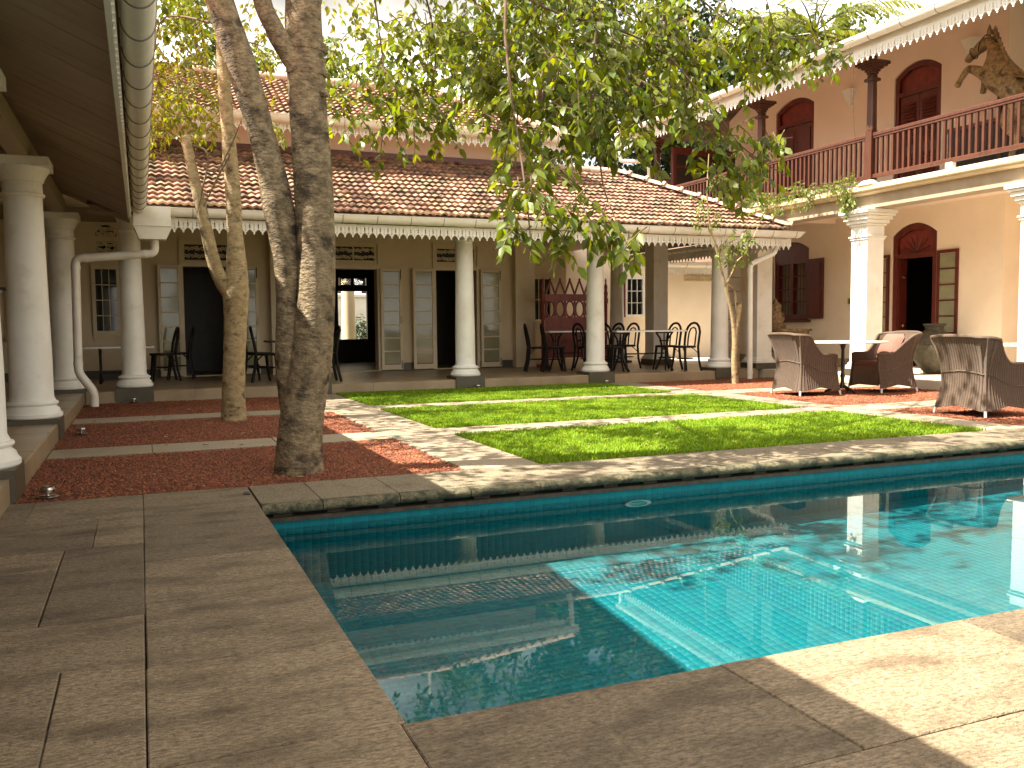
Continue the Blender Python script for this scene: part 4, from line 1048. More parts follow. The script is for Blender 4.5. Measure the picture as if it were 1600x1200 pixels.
for i in range(n):
    cx = sx0+.06+w*(i+.5); m = MB()
    m.tube([(cx+w*.42*cos(2*pi*k/20), 16.5, F1+1.195+.165*sin(2*pi*k/20)) for k in range(21)], .02, 6, cap=False)
    for s in (-1, 1): m.tube([(cx+s*w*.5, 16.5, F1+1.03), (cx+s*w*.42, 16.5, F1+1.195), (cx+s*w*.5, 16.5, F1+1.36)], .02, 6)
    obj('oval_tracery', m, mRed, scr)
    m = MB()
    for s in (-1, 1): m.tube([(cx+s*w*.47, 16.5, F1+1.5), (cx+s*w*.36, 16.5, F1+1.58), (cx+s*w*.1, 16.5, F1+1.73), (cx, 16.5, F1+1.77)], .02, 6)
    m.lathe([(.001, -.03), (.03, 0), (.001, .05)], (cx, 16.5, F1+1.79), 6)
    obj('lancet_crest', m, mRed, scr)

# wicker armchairs
def make_wicker(label, loc, rz, cushion):
    t = thing('wicker_armchair', label, 'armchair', loc, rz, 'wicker armchairs on the gravel')
    path = []
    W2, D2 = .30, .31
    for i in range(16): path.append((D2-(D2+D2-.08)*i/15, W2, 's'))
    for i in range(1, 4): a = pi/2+i*pi/8; path.append((-D2+.08+.08*cos(a), W2-.08+.08*sin(a), 'c'))
    for i in range(15): path.append((-D2, (W2-.08)*(1-2*i/14), 'b'))
    path += [(x, -y, c) for x, y, c in path[::-1][15:]]
    m = len(path)
    def top(i):
        x, y, c = path[i]
        if c == 'b': return .86+.01*(1-(y/W2)**2)
        u = (x+D2)/(2*D2)
        q = min(1, max(0, (u-.0)/.68)); q = q*q*(3-2*q)
        return .855-.295*q
    def nor(i):
        x, y, c = path[i]
        if c == 'b': return Vector((-1, 0, 0))
        if c == 's': return Vector((0, math.copysign(1, y), 0))
        cx, cy_ = -D2+.08, math.copysign(W2-.08, y)
        return Vector((x-cx, y-cy_, 0)).normalized()
    V = 11
    def pt(i, j, inner=0.0):
        x, y, c = path[i]; v = j/(V-1); zt = top(i)
        d = .0
        if c == 's': d = min(1, abs(x-0)/D2)
        z0 = .06+.05*(1-abs(y)/W2 if c == 'b' else max(0, 1-abs(x)/D2*1.0))*1.0
        z = z0+(zt-z0)*v
        k = z/.86
        back = 1.0 if c != 's' else max(0.25, 1-(x+D2)/.5)
        off = .13*(1-k)**2*1.0 - .05 + (.36*max(0, k-.35)**1.6*back) + (.05*max(0, v-.6)*(1 if c == 's' else 0))
        n_ = nor(i)
        return (x+n_.x*(off-inner), y+n_.y*(off-inner), z)
    def panel(i0, i1):
        mb = MB(); k = i1-i0+1
        for inner in (0, .028):
            for i in range(i0, i1+1):
                for j in range(V): mb.v.append(pt(i, j, inner))
        n0 = k*V
        for i in range(k-1):
            for j in range(V-1):
                a = i*V+j; mb.f.append((a, a+V, a+V+1, a+1)); mb.f.append((n0+a, n0+a+1, n0+a+V+1, n0+a+V))
        for j in range(V-1):
            for i in (0, k-1):
                a = i*V+j; mb.f.append((a, a+1, n0+a+1, n0+a))
        for i in range(k-1):
            for j in (0, V-1):
                a = i*V+j; mb.f.append((a, a+V, n0+a+V, n0+a))
        return mb
    bi0, bi1 = 17, m-18
    stk = MB()
    for i in range(1, m-1):
        if i not in (bi0, bi1): stk.tube([pt(i, j, -.002) for j in range(V)], .0055, 5, cap=False)
    for j in (5,):
        stk.tube([pt(i, j, -.004) for i in range(m)], .008, 5, cap=False)
    lobj('arm_panel', panel(0, bi0), mWick, t, smooth=50); lobj('backrest', panel(bi0, bi1), mWick, t, smooth=50); lobj('arm_panel', panel(bi1, m-1), mWick, t, smooth=50)
    rim = [pt(0, 5, .01), pt(0, 8, .01)]+[tuple(Vector(pt(i, V-1, .012))+Vector((0, 0, .004))) for i in range(m)]+[pt(m-1, 8, .01), pt(m-1, 5, .01)]
    lobj('rim', MB().tube(rim, .021, 9), mWick, t, smooth=60)
    for i in (0, bi0, bi1, m-1):
        lobj('corner_cane', MB().tube([pt(i, j, .0) for j in range(V)], .014, 7), mWick, t, smooth=60)
        p = pt(i, 0)
        lobj('foot', MB().tube([(p[0], p[1], .062), (p[0]*1.03, p[1]*1.03, 0)], [.015, .013], 8), mWhite, t)
    lobj('woven_stakes', stk, mWick, t, smooth=60, kind='stuff')
    lobj('seat', MB().slab(-.27, .30, -.27, .27, .33, .38, .01), mWick, t)
    ap = MB(); ap.slab(.285, .312, -.285, .285, .10, .379, .006)
    lobj('front_apron', ap, mWick, t)
    lobj('seat_cushion', MB().slab(-.26, .305, -.265, .265, .382, .45, .03), mCushD, t)
    if cushion:
        pass
    return t
w1 = make_wicker('brown wicker armchair seen from behind, left of the pedestal table', (8.88, 10.28, 0), -.05, False)
dup(w1, (10.22, 10.15, 0), pi-.1, 'brown wicker armchair facing the pool side with a pink cushion on its seat')
dup(w1, (8.66, 7.16, 0), .02, 'brown wicker armchair nearest the pool at the right edge, sunlight on its back')
# cushion resting in the second chair
def pillow(w, h, d):
    mb = MB(); n = 9
    for s in (-1, 1):
        for i in range(n):
            for j in range(n):
                u = -1+2*i/(n-1); v = -1+2*j/(n-1)
                e = (1-u**4)*(1-v**4)
                mb.v.append((s*d*.5*e**.6, w*.5*u*(1-.07*(1-abs(v))*0-.05*(1-v*v)*0), h*.5*v))
    for k in range(2):
        for i in range(n-1):
            for j in range(n-1):
                a = k*n*n+i*n+j; mb.f.append((a, a+1, a+n+1, a+n) if k else (a, a+n, a+n+1, a+1))
    return mb
pc = obj('scatter_cushion', pillow(.42, .40, .17), mCush, None, (10.34, 10.12, .67), (0, .5, -.15), smooth=60)
tag(pc, 'plump pink cushion leaning inside the wicker armchair that faces left', 'cushion')
def pedestal(label, loc, r):
    t = thing('pedestal_table', label, 'table', loc, 0, 'round pedestal tables on the gravel')
    lobj('table_top', MB().lathe([(.001, .728), (r-.01, .728), (r, .734), (r, .748), (r-.006, .753), (.001, .754)], n=48), mMarble, t, smooth=40)
    lobj('pedestal', MB().lathe([(.12, .715), (.12, .727), (.04, .70), (.022, .62), (.026, .4), (.022, .3), (.035, .24), (.024, .2), (.035, .1), (.05, .06)], n=16), mIron, t, smooth=40)
    for k in range(3):
        a = k*2*pi/3+.5
        lobj('foot', MB().tube([(.03*cos(a), .03*sin(a), .1), (.14*cos(a), .14*sin(a), .06), (.25*cos(a), .25*sin(a), .012)], [.022, .018, .016], 7), mIron, t, smooth=50)
    return t
pedestal('white round pedestal table between the two facing wicker armchairs', (9.5, 10.2, 0), .62)
pedestal('white round pedestal table cut off by the right edge of the view', (9.98, 7.35, 0), .62)

# big clay jar
jar = thing('storage_jar', 'large weathered olive clay jar standing beside the red door', 'jar', (12.5, 11.28, .13))
Z = .13
obj('jar_body', MB().lathe([(.10, Z), (.15, Z+.02), (.24, Z+.12), (.34, Z+.26), (.40, Z+.40), (.415, Z+.50), (.40, Z+.505), (.405, Z+.53), (.36, Z+.61), (.27, Z+.68), (.18, Z+.72), (.165, Z+.735)], (12.5, 11.28, 0), 40), mClay, jar, smooth=30)
obj('jar_neck', MB().lathe([(.165, Z+.735), (.15, Z+.75), (.15, Z+.80), (.17, Z+.82), (.185, Z+.84), (.185, Z+.855), (.15, Z+.86), (.13, Z+.8)], (12.5, 11.28, 0), 36), mClay, jar, smooth=30)
for s in (-1, 1):
    obj('jar_lug', MB().tube([(12.5-.2, 11.28+s*.28, Z+.64), (12.5-.25, 11.28+s*.3, Z+.68), (12.5-.26, 11.28+s*.25, Z+.66)], .018, 6), mClay, jar)

# carved stand with a gilt figure behind the corner column
st = thing('carved_stand', 'carved wooden stand on a stepped stone base behind the corner column', 'stand', (12.0, 14.55, .13))
obj('stone_base', MB().slab(11.62, 12.35, 14.2, 14.9, .131, .30, .02).slab(11.7, 12.27, 14.28, 14.82, .301, .44, .03), mFloorR, st)
tb = MB(); a = .30; b = .36
tb.add([(12-a, 14.55-a, .44), (12+a, 14.55-a, .44), (12+a, 14.55+a, .44), (12-a, 14.55+a, .44), (12-b, 14.55-b, .86), (12+b, 14.55-b, .86), (12+b, 14.55+b, .86), (12-b, 14.55+b, .86)],
       [(0,3,2,1),(4,5,6,7),(0,1,5,4),(1,2,6,5),(2,3,7,6),(3,0,4,7)])
tb.slab(12-b-.03, 12+b+.03, 14.55-b-.03, 14.55+b+.03, .861, .90, .01)
obj('carved_box', tb, mHorse, st)
cr = MB()
for i in range(4):
    for s in (-1, 1): cr.tube([(11.68+.02*i, 14.25+.2*i, .5), (11.66, 14.3+.2*i, .62), (11.655, 14.25+.2*i+.08*s, .74)], .022, 5)
obj('carved_foliage', cr, mHorse, st)
fig = obj('carved_figure', MB().lathe([(.2, 0), (.22, .06), (.15, .12), (.19, .2), (.17, .3), (.11, .36), (.13, .42), (.12, .48), (.05, .54), (.03, .6), (.002, .62)], (11.85, 14.62, .9), 16), mHorse, smooth=60)
tag(fig, 'gilt carved figure sitting on the carved wooden stand', 'statue')

# rearing carved horse on the balcony
def skin(name, joints, edges, mat, parent, root, sub=2):
    keys = list(joints); me = D.meshes.new(name)
    me.from_pydata([joints[k][0] for k in keys], [(keys.index(a), keys.index(b)) for a, b in edges], [])
    o = D.objects.new(name, me); place(o, parent, (0, 0, 0)); me.materials.append(mat)
    md = o.modifiers.new('skin', 'SKIN'); md.use_smooth_shade = True
    sv = me.skin_vertices[0].data
    for i, k in enumerate(keys):
        r = joints[k][1]; sv[i].radius = r if isinstance(r, tuple) else (r, r); sv[i].use_root = (k == root)
    s2_ = o.modifiers.new('sub', 'SUBSURF'); s2_.levels = sub; s2_.render_levels = sub
    return o
hs = thing('horse_statue', 'worn gilt carved horse rearing above the balcony railing', 'statue', (12.1, 9.6, 3.245))
Xh = 12.1
J = {'rump': ((Xh, 9.42, 4.30), .25), 'barrel': ((Xh, 9.70, 4.52), .235), 'chest': ((Xh, 9.88, 4.74), .215), 'neckbase': ((Xh, 9.87, 4.93), .17), 'neck': ((Xh, 9.90, 5.12), .125),
     'poll': ((Xh, 10.0, 5.30), .095), 'cheek': ((Xh, 10.12, 5.26), .10), 'nose': ((Xh, 10.28, 5.17), .072), 'muzzle': ((Xh, 10.39, 5.10), .062), 'lip': ((Xh, 10.41, 5.06), .045),
     'sh1': ((Xh-.13, 9.98, 4.77), .11), 'el1': ((Xh-.15, 10.12, 4.86), .075), 'kn1': ((Xh-.15, 10.26, 4.92), .06), 'ca1': ((Xh-.15, 10.38, 4.80), .042), 'fe1': ((Xh-.15, 10.43, 4.74), .045), 'ho1': ((Xh-.15, 10.46, 4.67), .055),
     'sh2': ((Xh+.13, 9.98, 4.72), .11), 'el2': ((Xh+.15, 10.10, 4.78), .075), 'kn2': ((Xh+.15, 10.20, 4.82), .06), 'ca2': ((Xh+.15, 10.22, 4.66), .042), 'ho2': ((Xh+.15, 10.24, 4.55), .055),
     'hp1': ((Xh-.13, 9.44, 4.16), .17), 'st1': ((Xh-.15, 9.60, 3.95), .11), 'hk1': ((Xh-.15, 9.40, 3.72), .06), 'hf1': ((Xh-.15, 9.47, 3.45), .045), 'hh1': ((Xh-.15, 9.50, 3.36), .06),
     'hp2': ((Xh+.13, 9.44, 4.16), .17), 'st2': ((Xh+.15, 9.60, 3.95), .11), 'hk2': ((Xh+.15, 9.40, 3.72), .06), 'hf2': ((Xh+.15, 9.47, 3.45), .045), 'hh2': ((Xh+.15, 9.50, 3.36), .06)}
E_ = [('rump','barrel'),('barrel','chest'),('chest','neckbase'),('neckbase','neck'),('neck','poll'),('poll','cheek'),('cheek','nose'),('nose','muzzle'),('muzzle','lip'),
      ('chest','sh1'),('sh1','el1'),('el1','kn1'),('kn1','ca1'),('ca1','fe1'),('fe1','ho1'),('chest','sh2'),('sh2','el2'),('el2','kn2'),('kn2','ca2'),('ca2','ho2'),
      ('rump','hp1'),('hp1','st1'),('st1','hk1'),('hk1','hf1'),('hf1','hh1'),('rump','hp2'),('hp2','st2'),('st2','hk2'),('hk2','hf2'),('hf2','hh2')]
skin('horse_body', J, E_, mHorse, hs, 'barrel')
for s in (-1, 1):
    obj('ear', MB().lathe([(.035, 0), (.04, .04), (.02, .11), (.003, .15)], (Xh+s*.06, 9.97, 5.36), 8), mHorse, hs, smooth=60)
mn = MB()
for i in range(7):
    t = i/6; p = Vector((Xh, 9.90-.06*t*0, 5.40)).lerp(Vector((Xh, 9.70, 4.92)), t)
    mn.tube([p+Vector((0, .08, 0)), p+Vector((-.05, -.02, .01)), p+Vector((-.07, -.07, -.12))], [.03, .035, .01], 6)
obj('mane', mn, mHorse, hs, smooth=60)
obj('tail', MB().tube([(Xh, 9.22, 4.35), (Xh, 9.02, 4.32), (Xh, 8.92, 4.1), (Xh, 8.9, 3.8)], [.05, .08, .08, .02], 8), mHorse, hs, smooth=60)
obj('forelock', MB().lathe([(.03, 0), (.02, .04), (.003, .08)], (Xh, 10.04, 5.37), 6), mHorse, hs)
obj('bridle', MB().tube([(Xh+.08*cos(2*pi*k/16), 10.29+.03*sin(2*pi*k/16), 5.17+.085*sin(2*pi*k/16)) for k in range(17)], .008, 5, cap=False)
    .tube([(Xh+.105*cos(2*pi*k/16), 10.10-.07*sin(2*pi*k/16), 5.27+.12*sin(2*pi*k/16)) for k in range(17)], .008, 5, cap=False), mDark, hs)
obj('support_pole', MB().tube([(Xh, 9.80, 3.33), (Xh, 9.80, 4.42)], .045, 10), mDark, hs)
obj('stand', MB().slab(Xh-.3, Xh+.3, 9.2, 10.2, 3.2455, 3.33, .015), mDark, hs)
cb = thing('wooden_chest', 'long dark wooden chest behind the balcony railing under the horse', 'chest', (12.7, 10.2, 3.245))
obj('chest_body', MB().slab(12.45, 12.95, 8.6, 11.05, 3.2455, 4.12, .01), mDark, cb)
obj('chest_lid', MB().slab(12.42, 12.98, 8.57, 11.08, 4.121, 4.19, .025), mMaroon, cb)

# spike lights in the beds
def spot(label, loc):
    t = thing('garden_spotlight', label, 'light', loc, random.uniform(0, 6), 'small spotlights in the beds')
    lobj('base_disc', MB().lathe([(.001, .0), (.062, .0), (.065, .006), (.05, .012), (.02, .016)], n=20), mSteel, t, smooth=40)
    lobj('lamp_head', MB().lathe([(.014, .014), (.014, .03), (.04, .036), (.046, .05), (.04, .064), (.02, .07), (.001, .071)], n=20), mSteel, t, smooth=40)
    return t
s0 = spot('small steel spotlight in red gravel near the paved deck corner', (-.57, 6.22, -.004))
for l, p in (('small steel spotlight in red gravel beside the second left column', (-.58, 9.83, -.004)), ('small steel spotlight in front of the column under the rain hopper', (-.12, 13.62, -.004)),
             ('small steel spotlight in the grass at the foot of the middle column', (5.08, 13.66, .0)), ('small steel spotlight at the foot of the column by the marble table', (7.42, 13.58, .0))):
    dup(s0, p, random.uniform(0, 6), l)
# folded cloth behind the first column
fc = MB(); n = 14
for j in range(8):
    for i in range(n):
        fc.v.append((-1.85+.42*i/(n-1), 12.2+.03*sin(i*1.9+j*.15)+.01*j, 1.52-.62*j/7-(.06*(i-9)**2/16 if i > 9 and j < 2 else 0)))
for j in range(7):
    for i in range(n-1): fc.f.append((j*n+i, j*n+i+1, (j+1)*n+i+1, (j+1)*n+i))
cl = obj('folded_cloth', fc, mCloth, smooth=80)
md = cl.modifiers.new('thick', 'SOLIDIFY'); md.thickness = .02
tag(cl, 'cream cloth hanging in folds at the left edge behind the stout column', 'cloth')
rk = thing('cloth_rack', 'dark wooden rack carrying the hanging cream cloth', 'rack', (-1.65, 12.25, F1))
for x in (-1.9, -1.4): obj('post', MB().box(x-.02, x+.02, 12.23, 12.27, F1, 1.55), mDark, rk)
obj('rail', MB().box(-1.92, -1.38, 12.215, 12.23, 1.50, 1.55), mDark, rk)
# ------------------------------------------------------------------ vegetation
LV = np.array([(0, 0, 0), (-.5, .30, .03), (.5, .30, .03), (-.40, .62, .01), (.40, .62, .01), (0, 1.0, -.10), (0, .32, -.03), (0, .64, -.045)])
LT = np.array([(0, 6, 1), (0, 2, 6), (1, 6, 7), (1, 7, 3), (6, 2, 4), (6, 4, 7), (3, 7, 5), (7, 4, 5)])
LTs = np.array([(0, 2, 1), (1, 2, 4), (1, 4, 3), (3, 4, 5)])
class Leaves:
    def __init__(s): s.p = []; s.d = []; s.n = []; s.L = []
    def add(s, p, d, n, L): s.p.append(tuple(p)); s.d.append(tuple(d)); s.n.append(tuple(n)); s.L.append(L)
    def arrays(s, aspect):
        p = np.array(s.p); d = np.array(s.d); n = np.array(s.n); L = np.array(s.L)
        d /= np.linalg.norm(d, axis=1)[:, None]+1e-9
        x = np.cross(d, n); x /= np.linalg.norm(x, axis=1)[:, None]+1e-9
        z = np.cross(x, d)
        return p, x*aspect, d, z, L
    def mesh(s, name, mat, aspect=.42, simple=True, idx=None):
        p, x, d, z, L = s.arrays(aspect)
        if idx is not None: p, x, d, z, L = p[idx], x[idx], d[idx], z[idx], L[idx]
        T = LV[:6] if simple else LV
        V = p[:, None, :] + L[:, None, None]*(T[None, :, 0:1]*x[:, None, :] + T[None, :, 1:2]*d[:, None, :] + T[None, :, 2:3]*z[:, None, :])
        F = ((LTs if simple else LT)[None] + (np.arange(len(p))*len(T))[:, None, None]).reshape(-1, 3)
        return arr_mesh(name, V.reshape(-1, 3), F, 3, mat)
def rv(): 
    v = Vector((random.gauss(0, 1), random.gauss(0, 1), random.gauss(0, 1))); return v.normalized()
def clump(lv, tw, c, r, ntwig, leaf, droop=.7, tlen=(.25, .5), spacing=.045, squash=1.0):
    c = Vector(c)
    for _ in range(ntwig):
        p = c + rv()*r*random.random()**.4; p.z = c.z+(p.z-c.z)*squash
        d = rv(); d.z = d.z*.5; d = (d+Vector((0, 0, -droop))).normalized()
        L = random.uniform(*tlen); n = max(3, int(L/spacing)); pts = [p-d*L*.3]
        q = p-d*L*.3; dd = d.copy(); s = 1
        for i in range(n):
            q = q+dd*(L/n); dd = (dd+Vector((0, 0, -.08))+rv()*.10).normalized(); pts.append(q.copy())
            side = dd.cross(Vector((0, 0, 1)))
            side = side.normalized() if side.length > .05 else rv()
            ld = (dd*.55+side*s*.8+Vector((0, 0, -.45))+rv()*.25).normalized(); s = -s
            lv.add(q, ld, (Vector((0, 0, 1))*.8+rv()*.7+side*s*.3), leaf*random.uniform(.65, 1.15))
        lv.add(q, (dd+Vector((0, 0, -.3))), rv()+Vector((0, 0, .6)), leaf)
        if tw is not None: tw.tube(pts, [.005*(1-.8*i/len(pts))+.0008 for i in range(len(pts))], 4, cap=False)
def smooth_path(P, k=5):
    P = [Vector(p) for p in P]; out = []
    for i in range(len(P)-1):
        p0 = P[max(i-1, 0)]; p1 = P[i]; p2 = P[i+1]; p3 = P[min(i+2, len(P)-1)]
        for q in range(k):
            t = q/k
            out.append(.5*((2*p1)+(p2-p0)*t+(2*p0-5*p1+4*p2-p3)*t*t+(3*p1-p0-3*p2+p3)*t**3))
    out.append(P[-1]); return out
def limb(mb, P, R_, n=12, k=5, wob=.05):
    pts = smooth_path(P, k); m = len(pts); rad = []
    for i in range(m):
        t = i/(m-1)*(len(R_)-1); a = int(min(t, len(R_)-2)); rad.append(R_[a]+(R_[a+1]-R_[a])*(t-a))
    return mb.tube(pts, rad, n, wob=wob)
def along(P, k=6): return smooth_path(P, k)

# --- large forked tree in the near bed
ta = thing('forked_tree', 'large twin stemmed tree with rough bark in the near red gravel bed', 'tree', (1.04, 6.55, 0))
tr = MB()
limb(tr, [(1.035, 6.55, -.05), (1.04, 6.55, .15), (1.075, 6.55, .45), (1.14, 6.55, .8), (1.19, 6.55, 1.32), (1.19, 6.55, 2.0), (1.165, 6.56, 2.6), (1.155, 6.57, 3.0), (1.155, 6.58, 3.4), (1.2, 6.6, 4.2), (1.35, 6.65, 5.0)],
     [.185, .165, .155, .15, .135, .14, .133, .135, .125, .12, .10], 20, 7, .018)
obj('trunk', tr, mBark, ta, smooth=70)
tr = MB()
limb(tr, [(1.04, 6.60, .35), (1.0, 6.63, .75), (1.0, 6.63, 1.2), (1.0, 6.62, 1.5), (.945, 6.61, 1.9), (.90, 6.6, 2.15), (.83, 6.58, 2.45), (.71, 6.56, 2.87), (.575, 6.55, 3.3), (.4, 6.5, 4.0), (.1, 6.4, 5.0)],
     [.11, .105, .085, .098, .112, .10, .09, .105, .095, .085, .06], 18, 6, .018)
obj('stem', tr, mBark, ta, smooth=70)
tr = MB()
limb(tr, [(1.13, 6.56, 2.86), (1.03, 6.54, 2.98), (.93, 6.52, 3.14), (.84, 6.5, 3.36), (.7, 6.4, 3.9)], [.085, .075, .065, .06, .05], 12, 5)
for z, rr in ((2.83, .148), (3.0, .147)): tr.tube([(1.16+.001*i, 6.565, z+i*.03) for i in range(3)], [rr*.94, rr, rr*.93], 16, cap=False, wob=.05)
tr.tube([(1.255, 6.45, 2.70), (1.275, 6.425, 2.68), (1.285, 6.41, 2.67)], [.03, .022, .006], 9)
obj('limb', tr, mBark, ta, smooth=70)
bo = MB()
BO = [[(1.3, 6.63, 4.8), (1.8, 6.8, 4.5), (2.3, 7.0, 4.25), (2.75, 7.0, 3.95), (3.10, 6.71, 3.60), (3.55, 6.51, 3.45), (3.81, 6.40, 3.34), (4.02, 6.30, 3.19), (4.22, 6.20, 2.93), (4.42, 6.21, 2.77), (4.67, 6.20, 2.50), (5.00, 6.04, 2.25)],
      [(2.75, 7.0, 3.95), (3.39, 6.38, 3.68), (3.38, 6.36, 3.28), (3.29, 6.25, 2.81), (3.28, 6.12, 2.39), (3.31, 6.08, 2.05), (3.1, 5.4, 1.62)],
      [(2.3, 7.0, 4.25), (2.54, 6.29, 3.59), (2.53, 6.15, 3.13), (2.52, 6.01, 2.64), (2.49, 5.78, 2.19), (2.48, 5.64, 1.78), (2.45, 5.53, 1.46)],
      [(1.35, 6.65, 5.0), (2.4, 6.9, 4.9), (3.6, 7.0, 4.5), (4.6, 6.9, 4.0), (5.3, 6.95, 3.7), (6.0, 7.0, 3.75), (6.4, 6.9, 3.55)],
      [(1.35, 6.65, 5.0), (1.7, 7.4, 4.7), (2.0, 8.0, 4.2), (2.2, 8.4, 3.6), (2.2, 8.1, 2.9)],
      [(1.2, 6.6, 4.2), (1.6, 6.5, 4.2), (2.1, 6.9, 3.8), (2.4, 7.4, 3.4), (2.4, 7.6, 3.0)],
      [(1.35, 6.65, 5.0), (2.0, 6.0, 5.6), (3.0, 5.2, 6.0), (4.2, 4.6, 5.8)], [(1.35, 6.65, 5.0), (1.2, 8.0, 6.0), (1.5, 9.5, 6.6), (2.4, 11, 6.8)],
      [(.1, 6.4, 5.0), (-.8, 6.2, 5.8), (-2, 6, 6.2)], [(1.35, 6.65, 5.0), (3.0, 7.8, 6.2), (4.6, 9.0, 6.8), (6.0, 10, 6.6)]]
for q in BO:
    limb(bo, q, [.022, .012, .009, .007, .004] if len(q) > 4 else [.04, .028, .018, .008], 8, 5, .03)
obj('boughs', bo, mTwig, ta, smooth=70)
lvA = Leaves(); twA = MB()
CA = [(2.28,7.47,3.43,0.33,9),(2.55,7.15,3.53,0.32,12),(2.85,6.80,3.35,0.36,14),(3.20,6.44,3.38,0.33,14),(3.72,6.44,3.40,0.36,14),(4.21,6.46,3.51,0.32,12),(2.48,6.70,2.94,0.28,10),(2.77,6.36,2.79,0.32,14),(3.13,6.21,2.83,0.34,14),(3.64,6.22,2.88,0.33,13),(4.20,6.43,3.09,0.28,9),(2.51,6.00,2.32,0.22,9),(2.90,6.06,2.38,0.25,10),(3.30,6.11,2.41,0.23,8),(2.52,5.75,1.97,0.20,10),(2.80,5.85,1.99,0.18,6),(2.43,5.54,1.64,0.20,10),(2.73,5.42,1.67,0.15,6),(2.93,5.34,1.61,0.16,8),(2.57,5.48,1.50,0.13,5),(3.07,5.27,1.54,0.11,3),(3.57,5.99,2.36,0.20,6),(4.17,6.20,2.62,0.22,7),(4.52,6.26,2.50,0.24,9),(4.69,6.17,2.28,0.23,9),(4.86,6.11,2.39,0.19,5),(4.34,6.09,2.20,0.17,4),(4.43,6.04,2.05,0.14,3),(4.98,6.81,3.70,0.26,8),(5.56,7.00,3.74,0.30,10),(6.03,7.03,3.77,0.25,7),(6.26,6.92,3.62,0.14,2),(5.31,6.87,3.42,0.19,4),(1.86,8.50,3.21,0.30,6),(2.20,8.60,3.51,0.28,6),(1.86,8.02,2.65,0.20,3),(2.19,8.13,2.92,0.25,5),(2.31,7.88,3.22,0.26,6),(2.40,7.61,2.94,0.22,5),(2.09,8.90,4.01,0.22,3)]
for x, y, z, r, n in CA:
    if z > 2.7: clump(lvA, twA, (x, y, z), r*1.15, int(n*2.5), .108, droop=.35, tlen=(.2, .42), spacing=.042)
    elif x > 3.4: clump(lvA, twA, (x, y, z+.14), r, int(n*1.4)+1, .115, droop=.5, tlen=(.18, .36))
    else: clump(lvA, twA, (x, y, z+.13), r, n, .118, tlen=(.18, .36))
# upper crown, out of the frame, that dapples the lawn
for _ in range(185):
    c = Vector((random.uniform(-1.6, 5.6), random.uniform(5.2, 12.6) if random.random() < .6 else random.uniform(5.2, 8.6), 0)); c.z = random.uniform(4.9, 7.2)
    if -.2 < c.x < 3.2 and c.y < 8 and random.random() < .3: continue
    clump(lvA, None, c, random.uniform(.3, .6), 7, .12, tlen=(.3, .6), spacing=.06)
for _ in range(75):
    c = Vector((random.uniform(-1.3, .7), random.uniform(5.4, 13), random.uniform(4.5, 6.0)))
    clump(lvA, None, c, random.uniform(.25, .45), 6, .12, tlen=(.3, .6), spacing=.06)
for _ in range(11):
    c = Vector((random.uniform(2.6, 4.9), random.uniform(11.2, 12.8), random.uniform(3.9, 5.3)))
    clump(lvA, twA, c, .34, 5, .11, tlen=(.3, .6))
p, x, d, z, L = lvA.arrays(.47)
rel = p-np.array(CAMP)
cz_ = rel@np.array(fw); cx_ = rel@np.array(rt2)/np.maximum(cz_, .1); cy_2 = rel@np.array(dn2)/np.maximum(cz_, .1)
vis = (cz_ > .5) & (abs(cx_) < .56) & (cy_2 > -.42) & (cy_2 < .3)
sc_key = np.where(vis, L/np.maximum(cz_, .1), -1)
order = np.argsort(-sc_key); top300 = order[:300]; restA = order[300:]
crown = obj('crown', lvA.mesh('crown', mLeafA, aspect=.47, idx=restA), None, ta, kind='stuff')
lm = arr_mesh('leaf', LV*np.array([.47, 1, 1]), LT, 3, mLeafA)
for i in top300:
    o = D.objects.new('leaf', lm); COL.objects.link(o); WL[o.name] = Vector((0, 0, 0)); o.parent = ta
    m4 = Matrix.Identity(4)
    for r_ in range(3):
        m4[r_][0] = x[i][r_]/.47*L[i]; m4[r_][1] = d[i][r_]*L[i]; m4[r_][2] = z[i][r_]*L[i]; m4[r_][3] = p[i][r_]-ta.location[r_]
    o.matrix_local = m4
obj('twigs', twA, mTwig, ta, kind='stuff')

# --- slim two-limbed tree in the middle bed
tb_ = thing('slim_tree', 'slim pale barked tree forking low in the middle red gravel bed, with yellow green leaves', 'tree', (.95, 10.54, 0))
tr = MB()
limb(tr, [(.95, 10.54, -.05), (.95, 10.54, .1), (.965, 10.54, .55), (1.0, 10.54, 1.1), (1.01, 10.54, 1.45), (1.03, 10.54, 1.72), (1.02, 10.54, 2.1), (1.015, 10.55, 2.55), (.98, 10.56, 3.27), (.955, 10.58, 3.95), (.95, 10.6, 5.2)],
     [.15, .135, .125, .125, .15, .115, .085, .085, .075, .07, .05], 16, 6, .03)
obj('trunk', tr, mBarkL, tb_, smooth=70)
tr = MB()
limb(tr, [(.98, 10.54, 1.38), (.87, 10.53, 1.55), (.79, 10.52, 1.75), (.70, 10.5, 2.2), (.615, 10.5, 2.63), (.54, 10.5, 3.05), (.50, 10.5, 3.12)], [.095, .085, .075, .066, .06, .055, .05], 13, 5, .03)
obj('limb', tr, mBarkL, tb_, smooth=70)
tr = MB()
for q in ([(.52, 10.5, 3.05), (.75, 10.45, 2.95), (.68, 10.4, 2.55), (.62, 10.45, 2.3)], [(.55, 10.5, 2.95), (.8, 10.4, 2.75), (.95, 10.4, 2.95), (1.1, 10.3, 3.3)], [(1.0, 10.5, 3.0), (.8, 10.4, 2.6), (.68, 10.45, 2.35)],
          [(.95, 10.6, 4.4), (.4, 11.5, 4.7), (.3, 12.6, 4.6)], [(.95, 10.6, 4.2), (1.4, 11.8, 4.6), (1.8, 13, 4.9)]):
    limb(tr, q, [.016, .013, .009, .005], 6, 5, .02)
obj('boughs', tr, mTwig, tb_, smooth=70)
lvB = Leaves(); twB = MB()
